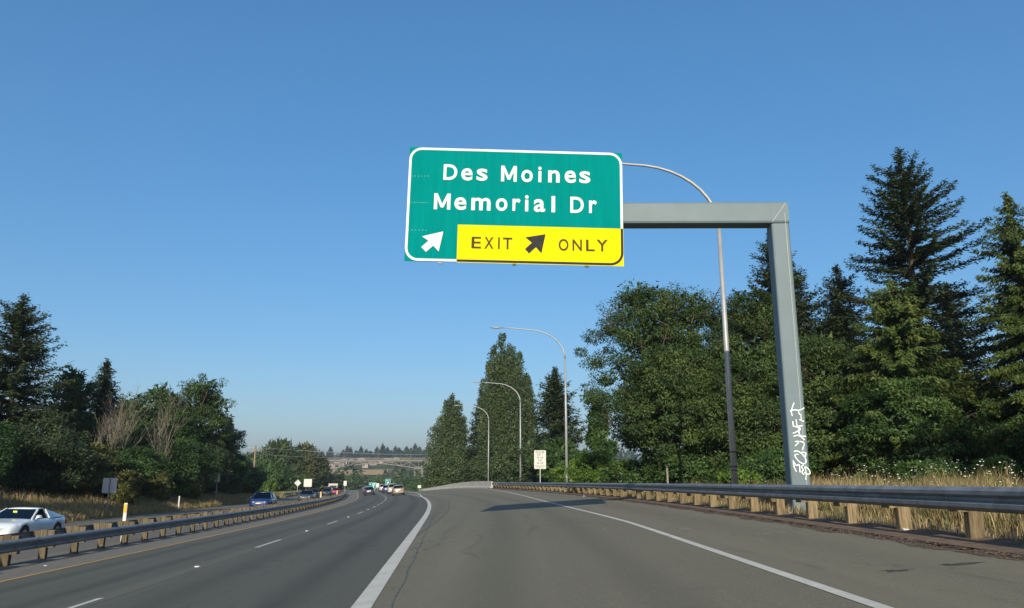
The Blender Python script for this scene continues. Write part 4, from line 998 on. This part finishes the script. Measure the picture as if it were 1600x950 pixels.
def gr(g): y = 4 + g.exponential(14); e = g.uniform(-.62, .8); x = XR(y) + e; return (x, y, (z_road(x, y) if e < 0 else gz(x, y)) + .008)
gravel("gravel", "loose gravel and needles along the foot of the right guardrail", gr, 5000, 8, .006, .022, M['dirt'])
def gl(g): y = 14 + g.exponential(22); x = XL(y) + g.normal(.5, .55); return (x, y, z_road(x, y) + .002)
gravel("gravel", "loose gravel scattered under the median guardrail", gl, 1500, 9, .006, .02, M['shoulder'])

def wood_mass(name, label, spots, seed, mat, leaf):
    g = np.random.default_rng(seed); Vs, Ts = [], []
    for x, y, zb, H, R, kind in spots:
        n = int(150*max(.6, R/5.))
        t = g.uniform(0, 1, n); az = g.uniform(0, 6.283, n)
        prof = (1 - t)**.8 if kind else np.sin(np.pi*(t*.92 + .06))**.6
        rr = R*prof*g.uniform(.5, 1.05, n)
        C = np.stack([x + np.cos(az)*rr, y + np.sin(az)*rr, zb + H*t], 1)
        D = np.stack([np.cos(az), np.sin(az), g.normal(0, .5, n)], 1) + rv(g, n)*.7; N = rv(g, n) + np.array([0, 0, .7])
        s = leaf*g.uniform(.7, 1.6, n)*max(.6, H/14.)
        Vs.append(leaf_arr(C, D, N, s*1.3, s)); Ts.append(np.clip(g.normal(.42, .14, n) + g.normal()*.16, 0, 1))
    tag(link(name, fol_mesh(name, Vs, Ts, M[mat])), label, "woodland", kind='stuff')
g = np.random.default_rng(70); sp = {0: [], 1: [], 2: []}
while sum(map(len, sp.values())) < 760:
    y = g.uniform(285, 520); x = g.uniform(-.62*y, .10*y)
    if -150 < x + .0*y and abs(x - XL(min(y, 330))) < 22 and y < 335: continue
    zb = gz(x, y); want = .9 + g.normal()*1.3 - (3.4 if x > -.19*y else 0) + (3.0 if x < -.27*y else 0)
    H = min(17, max(2.5, want - zb)); sp[int(g.choice([0, 0, 1, 2, 2]))].append((x, y, zb, H, g.uniform(3.2, 6.0), g.random() < .2))
wood_mass("woodland", "dark green belt of valley trees below the bridge", sp[0], 71, 'maple', 1.0)
wood_mass("woodland", "dull green valley trees mixed into the belt below the bridge", sp[2], 72, 'poplar', 1.0)
wood_mass("woodland", "dark conifers scattered in the valley belt below the bridge", sp[1], 73, 'fir', 1.0)
g = np.random.default_rng(75); sh = [[], []]
for k in range(520):
    y = g.uniform(840, 1300); x = g.uniform(-.72*y, .25*y)
    if -.245*y < x < -.155*y and y < 930: continue
    sh[k % 2].append((x, y, gz(x, y), g.uniform(7, 13), g.uniform(4, 8), g.random() < .55))
for k in range(170):
    y = g.uniform(600, 800); x = g.uniform(-.165*y, .2*y)
    sh[k % 2].append((x, y, gz(x, y), g.uniform(7, 12), g.uniform(4, 7), g.random() < .3))
wood_mass("woodland", "hazy green trees along the ridge behind the bridge", sh[0], 76, 'maple', 1.5)
wood_mass("woodland", "hazy dark conifers along the ridge behind the bridge", sh[1], 77, 'fir', 1.5)
g = np.random.default_rng(79); sl = []
for k in range(150):
    y = g.uniform(210, 420); x = -.36*y - g.uniform(0, 160)
    sl.append((x, y, gz(x, y), g.uniform(9, 15), g.uniform(3.5, 6), g.random() < .35))
wood_mass("woodland", "distant trees behind the left bank and the utility pole", sl, 80, 'poplar', .9)
# skyline conifers that stand out one by one
proto = None
for k, px in enumerate((502, 515, 535, 541, 546, 556, 563, 571, 577, 588, 592, 597, 604, 610, 617, 623, 628, 634, 641, 648, 655, 662, 668)):
    y = 930 + (k*37 % 130); x = (px - 800) / 1208. * y
    zt = gz(x, y); H = 11 + (k*29 % 8)*1.0
    nth = ["leftmost", "second", "third", "fourth", "fifth", "sixth", "seventh", "eighth", "ninth", "tenth", "eleventh", "twelfth", "thirteenth", "fourteenth", "fifteenth", "sixteenth", "seventeenth", "eighteenth", "nineteenth", "twentieth", "twenty-first", "twenty-second", "rightmost"][k]
    lb = nth + " small conifer counted from the left on the skyline above the bridge"
    if proto is None:
        proto = conifer(lb, x, y, zt + H, 4.2, 120, leaf=1.1, dens=.5, name="skyline_conifer", group="skyline conifers"); hp = H
    else:
        c = proto.copy(); COL.objects.link(c); c.location = (x, y, zt); c.scale = (1.0 + .1*(k % 3), 1, H/hp); c.rotation_euler = (0, 0, k*1.3); c["label"] = lb
        for ch in proto.children:
            q = ch.copy(); COL.objects.link(q); q.parent = c
# pale works yard and buildings on the slope behind the bridge
g = np.random.default_rng(90)
M['earth'] = plain("bare_tan_earth", (.30, .21, .10), (.22, .15, .08), .95, 0, .05)
Vq, Qq = [], []
xs = np.linspace(-185, -105, 30); ys = np.linspace(735, 770, 8)
for y in ys:
    for x in xs: Vq.append((x + 3*math.sin(y*.3), y + 3*math.sin(x*.2), gz(x, y) + .4))
for j in range(7):
    for i in range(29): Qq.append((j*30+i, j*30+i+1, (j+1)*30+i+1, (j+1)*30+i))
tag(link("earth_cut", mesh_np("earth_cut", Vq, Qq, M['earth'], smooth=True)), kind='structure')
tones = [plain("far_wall_%d" % i, c, None, .8, 0, .2) for i, c in enumerate(((.28, .26, .23), (.20, .18, .17), (.40, .38, .35), (.17, .13, .11), (.25, .22, .20)))]
rf = plain("far_roof", (.20, .19, .19), (.14, .13, .13), .8, 0, .2)
lab = ["long pale", "small grey", "small white", "low brown"]
for k in range(16):
    y = 790 + (k % 5)*22; x = -222 + k*7.2 + g.uniform(-2, 2); x *= y/800.
    wd, dp, ht = g.uniform(5, 13), g.uniform(6, 10), g.uniform(2.4, 4.5); zb = gz(x, y) - .5
    r = empty("far_building", (x, y, zb)); tag(r, ["leftmost", "second", "third", "fourth", "fifth", "sixth", "seventh", "eighth", "ninth", "tenth", "eleventh", "twelfth", "thirteenth", "fourteenth", "fifteenth", "rightmost"][k] + " small building from the left in the works yard behind the bridge", "building", "works yard buildings behind the bridge")
    MB().box(-wd/2, wd/2, -dp/2, dp/2, 0, ht).build("wall", tones[k % 5], r)
    MB().rings([[(-wd/2-.3, -dp/2-.3, ht+.01), (0, -dp/2-.3, ht+1.2), (wd/2+.3, -dp/2-.3, ht+.01)], [(-wd/2-.3, dp/2+.3, ht+.01), (0, dp/2+.3, ht+1.2), (wd/2+.3, dp/2+.3, ht+.01)]]).build("roof", rf if k % 3 else tones[2], r)
    for q in range(int(wd // 3)): MB().box(-wd/2 + .8 + q*3, -wd/2 + 2.2 + q*3, -dp/2-.05, -dp/2-.002, ht*.35, ht*.75).build("window", M['trim'], r)

# ------------------------------------------------------------------ truss bridge far ahead
BY = 545
br = empty("truss_bridge", (-60, BY, -18)); tag(br, "long steel truss bridge on braced towers crossing the valley", "bridge")
def bb(name, a, b, wx, wz, mat='bridge'): MB().bar((a[0] + 60, a[1] - BY, a[2] + 18), (b[0] + 60, b[1] - BY, b[2] + 18), wx, wz, (0, 0, 1) if abs(b[2]-a[2]) < abs(b[0]-a[0])*3 + abs(b[1]-a[1])*3 else (0, 1, 0)).build(name, M[mat], br)
bx0, bx1, zd = -190, 10, 7.0
bb("deck", (bx0, BY, zd), (bx1, BY, zd), 9.0, .9, 'bridge_deck')
for s in (-4.3, 4.3):
    bb("railing", (bx0, BY + s, zd + 1.5), (bx1, BY + s, zd + 1.5), .18, .3, 'bridge_deck')
    bb("top_chord", (bx0, BY + s*.8, zd - .95), (bx1, BY + s*.8, zd - .95), .45, .5)
for q in range(50):
    x = bx0 + q*4.0 + 2; bb("baluster", (x, BY - 4.3, zd + .4), (x, BY - 4.3, zd + 1.4), .22, .22, 'bridge_deck')
towers = [-127, -65.5, -4]
def low(x):
    dm = min(abs(x - t) for t in towers); u = min(1, dm/30.75)
    return zd - 1.2 - (3.6*(1-u)**1.5 + .9)
xs = [towers[0] - 61.5 + 30.75*.2*k for k in range(40)]; xs = [x for x in xs if bx0 <= x <= bx1]
for s in (-3.4, 3.4):
    for i in range(len(xs) - 1):
        bb("bottom_chord", (xs[i], BY + s, low(xs[i])), (xs[i+1], BY + s, low(xs[i+1])), .48, .48)
        a, b = ((xs[i], zd - 1.2), (xs[i+1], low(xs[i+1]))) if i % 2 else ((xs[i], low(xs[i])), (xs[i+1], zd - 1.2))
        bb("diagonal", (a[0], BY + s, a[1]), (b[0], BY + s, b[1]), .36, .36)
        bb("vertical_strut", (xs[i], BY + s, low(xs[i])), (xs[i], BY + s, zd - 1.2), .3, .3)
for t in towers:
    zb = gz(t, BY) - 1
    for sx in (-2.6, 2.6):
        for sy in (-3.4, 3.4): bb("tower_leg", (t + sx, BY + sy, zb), (t + sx, BY + sy, low(t)), .85, .85)
    h = (low(t) - zb)/3
    for q in range(3):
        for sy in (-3.4, 3.4):
            bb("tower_brace", (t - 2.6, BY + sy, zb + q*h), (t + 2.6, BY + sy, zb + (q+1)*h), .35, .35)
            bb("tower_brace", (t + 2.6, BY + sy, zb + q*h), (t - 2.6, BY + sy, zb + (q+1)*h), .35, .35)
            bb("tower_brace", (t - 2.6, BY + sy, zb + (q+1)*h), (t + 2.6, BY + sy, zb + (q+1)*h), .35, .35)
for k, x in enumerate((-118, -94, -71, -46)):
    r = empty("bridge_lamp", (x, BY - 4.0, zd + .45)); tag(r, ["leftmost", "second from left", "third from left", "rightmost"][k] + " thin lamp mast standing on the truss bridge", "street lamp", "lamp masts on the bridge")
    MB().tube([(0, 0, 0), (0, 0, 6.5)], [.16, .1], 6).build("mast", M['bridge_deck'], r)
    MB().tube([(0, 0, 6.5), (.6, 0, 6.8), (1.8, 0, 6.9)], .09, 5).build("arm", M['bridge_deck'], r)

# ------------------------------------------------------------------ utility pole and its cables
def upole(label, x, y, ztop, rz=0):
    b = gz(x, y); r = empty("utility_pole", (x, y, b), rz); tag(r, label, "utility pole"); H = ztop - b
    MB().tube([(0, 0, -.5), (0, 0, H)], [.21, .13], 10).build("pole", M['polewood'], r)
    MB().box(-1.2, 1.2, -.07, .07, H - .75, H - .6).build("crossarm", M['polewood'], r)
    for q in (-1.1, -.4, .4, 1.1): MB().tube([(q, 0, H - .6), (q, 0, H - .5), (q, 0, H - .38)], [.03, .07, .04], 6).build("insulator", M['delin'], r)
    return Vector((x, y, ztop))
A = upole("tall wooden utility pole beside the far opposing road", -48.4, 145, 4.6, .6)
B = upole("far wooden utility pole mostly hidden behind the poplars", -27, 300, 6.6, .6)
for k, (dx, dz, sag) in enumerate(((-.9, -.40, .9), (0, -.40, 1.15), (.9, -.40, 1.4), (.1, -1.6, 1.6))):
    P = []
    for q in range(25):
        t = q/24; p = A.lerp(B, t); P.append((p.x + dx*.8, p.y - dx*.6, p.z + dz - sag*4*t*(1-t)*.5))
    tag(MB().tube(P, .028, 4).build("power_cable", M['wire']), ["nearest the road of the upper sunlit cables strung from the utility pole", "middle one of the upper sunlit cables strung from the utility pole", "left one of the upper sunlit cables strung from the utility pole", "lower sunlit cable strung from the utility pole across the valley"][k], "cable", "power cables")
Pg = [(-48.4, 145, 3.6), (-52.5, 135, -1), (-55, 129, gz(-55, 129))]
tag(MB().tube(Pg, .02, 4).build("guy_wire", M['wire']), "thin guy wire slanting down left of the utility pole", "cable")

# ------------------------------------------------------------------ cars: > body, roof, pillars, glass, wheel (> tyre, rim), lights ...
def car(name, label, cat, x, y, facing, col, sp, group, detail=True):
    """facing = +1 drives away from the eye, -1 comes towards it. sp: sizes in metres"""
    n_ = Vector((-(z_road(x + .5, y) - z_road(x - .5, y)), -(z_road(x, y + .5) - z_road(x, y - .5)), 1)).normalized()
    line_ = (XL(y + 1) - XL(y - 1)) / 2
    f = Vector((line_, 1, 0)) * facing; f = (f - n_ * f.dot(n_)).normalized(); s = f.cross(n_)
    r = empty(name, (x, y, z_road(x, y) + .004)); r.rotation_euler = Matrix((s, f, n_)).transposed().to_euler(); tag(r, label, cat, group)
    L, W, H = sp['L'], sp['W'], sp['H']; hw = W/2; wr = sp.get('wr', .32); belt = sp['belt']; hood = sp['hood']; tail = sp.get('tail', belt)
    yf, yb = L/2, -L/2; wf, wb = sp['wf'], sp['wb']; ya, yr0, yr1, yd = sp['A'], sp['R0'], sp['R1'], sp['D']
    clr = sp.get('clr', .2)
    # body shell, lofted along its length, with open wheel arches
    ys = sorted(set([round(v, 3) for v in np.linspace(yb, yf, 45)] + [round(c + wr*1.22*math.cos(a), 3) for c in (wf, wb) for a in np.linspace(0, math.pi, 13)]))
    def topz(v):
        if v > ya: t = (v - ya)/(yf - ya); return belt + (hood - belt)*t**1.0 - .17*max(0, t - .72)**2/.0784*.9
        if v < yd: t = (yd - v)/max(.05, yd - yb); return belt + (tail - belt)*min(1, t*2.0) - .10*max(0, t - .8)**2/.04
        return belt
    def halfw(v):
        e = max(0, (abs(v) - L*.5 + .62)/.62); return hw*(1 - .20*e**2.2)
    def lowz(v):
        z = clr + .10*max(0, (abs(v) - L*.5 + .35)/.35)**2
        for c in (wf, wb):
            q = wr*1.2; dv = abs(v - c)
            if dv < q: z = max(z, wr*.98 + math.sqrt(q*q - dv*dv))
        return z
    R = []
    for v in ys:
        h_, zl, zt = halfw(v), lowz(v), topz(v); zl = min(zl, zt - .09); m = zl + (zt - zl)*.55
        half = [(h_*.97, zl), (h_*1.0, max(zl + .02, min(m, .52))), (h_*.985, zt - (zt - zl)*.22), (h_*.93, zt - .035), (h_*.80, zt), (h_*.35, zt + .018)]
        R.append([(a, v, b) for a, b in half] + [(-a, v, b) for a, b in reversed(half)])
    body = MB().rings(R, True, False)
    # rings(closed=False) leaves the floor open; close it
    body.add([(p[0], p[1], max(p[2], .0)) for rr in R for p in (rr[0], rr[-1])], [(2*i, 2*i+2, 2*i+3, 2*i+1) for i in range(len(R)-1)])
    ob = body.build("body", col, r, True)
    # roof and pillars
    wB, wT = hw*.90, hw*.68; zr = H; zr1 = sp.get('zr1', H - .04)
    roof = []
    for t in np.linspace(0, 1, 7):
        v = yr0 + (yr1 - yr0)*t; zc = zr + (zr1 - zr)*t + .035*math.sin(math.pi*min(1, t*1.1)*.9); ww = wT*(.95 + .05*math.sin(math.pi*t))
        roof.append([(a*ww, v, zc - b) for a, b in ((-1, .055), (-.92, .02), (-.5, .0), (0, -.006), (.5, .0), (.92, .02), (1, .055), (.8, .06), (0, .05), (-.8, .06))])
    MB().rings(roof).build("roof", col, r, True)
    zb1 = belt - .01; tz = tail - .02 if yd - yb < .5 else belt - .01
    for sg in (-1, 1):
        MB().bar((sg*wB, ya + .02, zb1), (sg*wT*.97, yr0 - .03, zr - .025), .06, .05, (1, 0, 0)).build("front_pillar", col, r)
        yB = sp['B']; tB = (yB - yr0)/(yr1 - yr0)
        MB().bar((sg*wB*1.0, yB, zb1), (sg*wT*.99, yB + .03, zr + (zr1 - zr)*tB - .04), .06, .10, (1, 0, 0)).build("centre_pillar", col if sp.get('coupe') else M['trim'], r)
        q0, q1 = sp['C0'], yd      # solid rear quarter between the side glass and the rear window
        pl = [(sg*wB, q0, zb1), (sg*wB*.96, q1, tz), (sg*wT*.97, yr1, zr1 - .045), (sg*wT*.98, q0 + .06 if q0 > yr1 else yr1 + .10, zr1 - .04)]
        pi = [(a - sg*.05, b, c) for a, b, c in pl]
        MB().rings([pl, pi]).build("rear_quarter", col, r)
    g = M['glass']
    def pane(nm, pts): 
        n = (Vector(pts[1]) - Vector(pts[0])).cross(Vector(pts[-1]) - Vector(pts[0])).normalized()*.004
        MB().rings([[Vector(p) for p in pts], [Vector(p) + n for p in pts]]).build(nm, g, r)
    pane("windscreen", [(-wB*.95, ya, zb1), (wB*.95, ya, zb1), (wT*.92, yr0 + .02, zr - .03), (-wT*.92, yr0 + .02, zr - .03)])
    pane("rear_window", [(-wB*.9, yd, tz), (wB*.9, yd, tz), (wT*.9, yr1, zr1 - .03), (-wT*.9, yr1, zr1 - .03)])
    for sg in (-1, 1):
        if not (sp.get('open_window') and sg == sp['open_window']):
            pane("side_window", [(sg*wB*.985, ya - .10, zb1), (sg*wB*.985, sp['B'] + .05, zb1), (sg*wT*.985, sp['B'] + .06, zr - .06), (sg*wT*.985, yr0 - .02, zr - .06)])
        if not sp.get('coupe'):
            pane("side_window", [(sg*wB*.985, sp['B'] - .05, zb1), (sg*wB*.985, sp['C0'] + .02, zb1), (sg*wT*.985, max(yr1 + .1, sp['C0'] + .1), zr1 - .05), (sg*wT*.985, sp['B'] - .04, zr - .06)])
    # cabin
    MB().box(-wB*.9, wB*.9, yd + .1, ya - .05, clr + .15, belt - .12).build("cabin_tub", M['cabin'], r)
    for sx in (-.36, .36):
        st = MB().cbox(sx - .23, sx + .23, sp['B'] - .10, sp['B'] + .06, belt - .35, belt + .16, .04).build("seat", M['cabin'], r)
        MB().cbox(sx - .12, sx + .12, sp['B'] - .10, sp['B'] + .0, belt + .165, belt + .33, .03).build("headrest", M['cabin'], st)
    tor = MB()
    tor.tube([(-.36 + .17*math.cos(a), ya - .38 + .05*math.sin(a), belt - .03 + .15*math.sin(a)) for a in [k*math.pi/6 for k in range(13)]], .015, 5); tor.build("steering_wheel", M['trim'], r)
    # wheels
    for c in (wf, wb):
        for sg in (-1, 1):
            wx = sg*(hw - .10)
            wh = empty("wheel", (wx, c, wr)); wh.parent = r
            prof = [(-.09, .66), (-.10, .92), (-.07, 1.0), (.07, 1.0), (.10, .92), (.09, .66)]
            MB().rings([[(a, wr*b*math.cos(t), wr*b*math.sin(t)) for t in [k*2*math.pi/18 for k in range(18)]] for a, b in prof], False).build("tyre", M['rubber'], wh, True)
            rm = MB(); rm.rings([[(sg*a, wr*b*math.cos(t), wr*b*math.sin(t)) for t in [k*2*math.pi/15 for k in range(15)]] for a, b in ((.085, .66), (.06, .6), (.045, .22), (.075, .18))], True)
            rm.build("rim", M['rim'], wh)
            ar = MB(); ar.rings([[(a, c + wr*1.19*math.cos(t), wr*.98 + wr*1.17*math.sin(t)) for t in [k*math.pi/10 for k in range(11)]] for a in (sg*(hw - .30), sg*(hw*.965))], False, False)
            ar.build("wheel_arch", M['trim'], r)
    # lights, bumpers, plates, mirrors
    for sg in (-1, 1):
        hx, hy, hz = sg*hw*.66, yf - .13, hood - .20 + sp.get('hl', 0)
        MB().rings([[(hx + a*.20, hy + o + .10*(1 if a*sg < 0 else -1.4)*abs(a), hz + b*.075) for a, b in ((-1, -.3), (-.5, -.9), (.4, -.9), (1, -.1), (.8, .7), (0, .9), (-.8, .5))] for o in (0, .10)]).build("headlight", M['lens'], r)
        MB().cbox(sg*hw*.74 - .13, sg*hw*.74 + .13, yb + .005, yb + .15, tail - .30, tail - .14, .02).build("tail_light", M['red_lens'], r)
        mx = sg*(hw + .06)
        mi = MB().rings([[(mx + a*.10*k, ya - .22 + o, belt + .08 + b*.065*k) for a, b in ((-1, -.6), (-.4, -1), (.5, -1), (1, -.2), (.8, .8), (0, 1), (-.9, .7))] for o, k in ((0, 1), (.06, 1), (.13, .6))]).build("mirror", col if sp.get('coupe') else M['trim'], r)
        MB().bar((sg*hw*.92, ya - .2, belt - .02), (mx - sg*.05, ya - .17, belt + .04), .05, .05).build("mirror_arm", col, mi)
    MB().cbox(-hw*.48, hw*.48, yf - .10, yf + .005, .30, .45, .02).build("grille", M['trim'], r)
    MB().rings([[(a*hw*.84, yf - .06 + (.075 if abs(a) < .9 else -.05), z) for a in (-1, -.8, 0, .8, 1)] + [(a*hw*.84, yf - .2, z) for a in (1, .8, 0, -.8, -1)] for z in (.46, .56)]).build("bumper", col, r)
    MB().rings([[(a*hw*.86, yb + .05 - (.07 if abs(a) < .9 else -.06), z) for a in (1, .8, 0, -.8, -1)] + [(a*hw*.86, yb + .2, z) for a in (-1, -.8, 0, .8, 1)] for z in (.36, .56)]).build("bumper", col, r)
    MB().box(-.26, .26, yb - .006, yb + .03, tail - .34, tail - .20).build("licence_plate", M['delin'], r)
    if sp.get('sticker'):
        t = .62; zc = zb1 + (zr - .03 - zb1)*t; yc = ya + (yr0 - ya)*t
        MB().box(sp['sticker'] - .07, sp['sticker'] + .07, yc - .02, yc - .012, zc - .07, zc + .07).build("hanging_tag", M['sticker'], r)
    return r
SED = dict(L=4.75, W=1.82, H=1.46, belt=.96, hood=.86, tail=1.02, wf=1.42, wb=-1.36, A=.95, R0=.15, R1=-1.05, D=-1.72, B=-.30, C0=-1.25, zr1=1.42)
SUV = dict(L=4.6, W=1.86, H=1.70, belt=1.08, hood=1.0, tail=1.10, wf=1.38, wb=-1.32, A=1.0, R0=.30, R1=-1.80, D=-2.12, B=-.25, C0=-1.35, zr1=1.66, wr=.36, clr=.25)
HAT = dict(L=4.0, W=1.72, H=1.48, belt=.96, hood=.88, tail=1.0, wf=1.25, wb=-1.22, A=1.0, R0=.30, R1=-1.35, D=-1.82, B=-.25, C0=-1.1, zr1=1.42)
COU = dict(L=4.0, W=1.70, H=1.20, belt=.83, hood=.70, tail=.87, wf=1.22, wb=-1.15, A=.72, R0=.02, R1=-.62, D=-1.80, B=-.52, C0=-.50, zr1=1.18, wr=.30, clr=.16, coupe=True, open_window=-1, sticker=.10, hl=.03)
white = car_paint("white", (.54, .60, .63)); black = car_paint("black", (.018, .018, .022)); blue = car_paint("blue", (.005, .022, .11))
grey = car_paint("dark_grey", (.055, .062, .07), .3); silver = car_paint("silver", (.42, .42, .42), .4); gold = car_paint("gold", (.30, .24, .17), .4)
red = car_paint("red", (.28, .02, .025)); navy = car_paint("navy", (.035, .045, .11), .2); off = car_paint("off_white", (.42, .405, .365)); dusk = car_paint("slate_blue", (.10, .12, .22), .2)
OG, MG = "cars coming the other way beyond the median", "cars driving away on the mainline"
def LX(ul, y): return XM(ul, y)
car("coupe", "white two-door coupe with an open side window, coming the other way at the left edge", "car", XL(29) - 4.7, 29.5, -1, white, COU, OG)
car("hatchback", "bright blue hatchback coming the other way beyond the median guardrail", "car", XL(67) - 3.6, 67, -1, blue, HAT, OG)
car("sedan", "dark grey sedan with bright headlights following the blue hatchback", "car", XL(98) - 3.6, 98, -1, grey, SED, OG)
car("sedan", "dark sedan behind the grey sedan in the oncoming row", "car", XL(126) - 5.0, 126, -1, black, SED, OG)
car("sedan", "dark sedan just left of the silver van in the oncoming row", "car", XL(154) - 3.9, 154, -1, black, SED, OG)
car("minivan", "silver van in the oncoming row", "car", XL(166) - 4.2, 166, -1, silver, SUV, OG)
car("sedan", "red sedan in the oncoming row left of the white truck", "car", XL(182) - 2.9, 182, -1, red, SED, OG)
car("sedan", "dark brown sedan with red tail lights ahead in the left lane", "car", LX(4.4, 141), 141, 1, black, SED, MG)
car("sedan", "gold sedan in the right lane, nearest car driving away", "car", LX(8.5, 117), 117, 1, gold, SED, MG)
car("sport_utility_car", "white car directly ahead of the gold sedan", "car", LX(8.5, 138), 138, 1, off, SUV, MG)
car("sedan", "dark blue car ahead of the white car in the right lane", "car", LX(8.3, 160), 160, 1, navy, SED, MG)
car("sport_utility_car", "cream white car farther ahead below the larger green sign", "car", LX(8.5, 190), 190, 1, off, SUV, MG)
car("sedan", "slate blue car ahead of the dark brown sedan in the left lane", "car", LX(4.4, 165), 165, 1, dusk, SED, MG)
car("sedan", "silver car far ahead in the left lane before the slate blue car", "car", LX(4.4, 184), 184, 1, silver, SED, MG)
car("sport_utility_car", "dark car farthest ahead in the left lane by the median bend", "car", LX(4.4, 203), 203, 1, navy, SUV, MG)
car("sedan", "white car farthest ahead in the left lane by the median bend", "car", LX(4.4, 222), 222, 1, off, SED, MG)
# white box truck in the oncoming row: > box, cab, windscreen, wheels
x, y = XL(196) - 4.0, 196
r = empty("box_truck", (x, y, z_road(x, y)), math.atan2(-(XL(y-2) - XL(y)), 2) * -1); tag(r, "low white box truck behind the red sedan in the oncoming row", "truck", OG)
bevel(MB().box(-1.15, 1.15, -.2, 4.6, .75, 2.45).build("cargo_box", off, r), .05)
cabp = [(-.25, .55), (-2.1, .55), (-2.15, 1.05), (-1.7, 1.25), (-1.15, 2.0), (-.25, 2.05)]
MB().prism(cabp, 'x', -1.0, 1.0).build("cab", off, r)
MB().add([(-.88, -1.73, 1.30), (.88, -1.73, 1.30), (.84, -1.22, 1.97), (-.84, -1.22, 1.97)], [(0, 1, 2, 3)]).build("windscreen", M['trim'], r)
MB().box(-.6, .6, -2.16, -2.10, .75, 1.0).build("grille", M['trim'], r)
for sg in (-1, 1):
    for c in (-1.5, 3.2):
        MB().tube([(sg*.85, c, .42), (sg*1.1, c, .42)], .42, 16).build("wheel", M['rubber'], r)
    MB().box(sg*.8 - .12, sg*.8 + .12, -2.17, -2.1, .8, 1.0).build("headlight", M['lens'], r)

# ------------------------------------------------------------------ haze in the air
hz = MB().box(-1700, 1700, -120, 2600, -40, 60).build("haze")
m = bpy.data.materials.new("haze_air"); m.use_nodes = True; N = m.node_tree.nodes; N.remove(N["Principled BSDF"])
pv = N.new("ShaderNodeVolumePrincipled"); pv.inputs["Color"].default_value = (.80, .88, 1.0, 1); pv.inputs["Density"].default_value = .00021; pv.inputs["Anisotropy"].default_value = .2
m.node_tree.links.new(pv.outputs[0], N["Material Output"].inputs["Volume"])
hz.data.materials.append(m); tag(hz, "thin pale summer haze over the valley", "haze", kind='stuff')
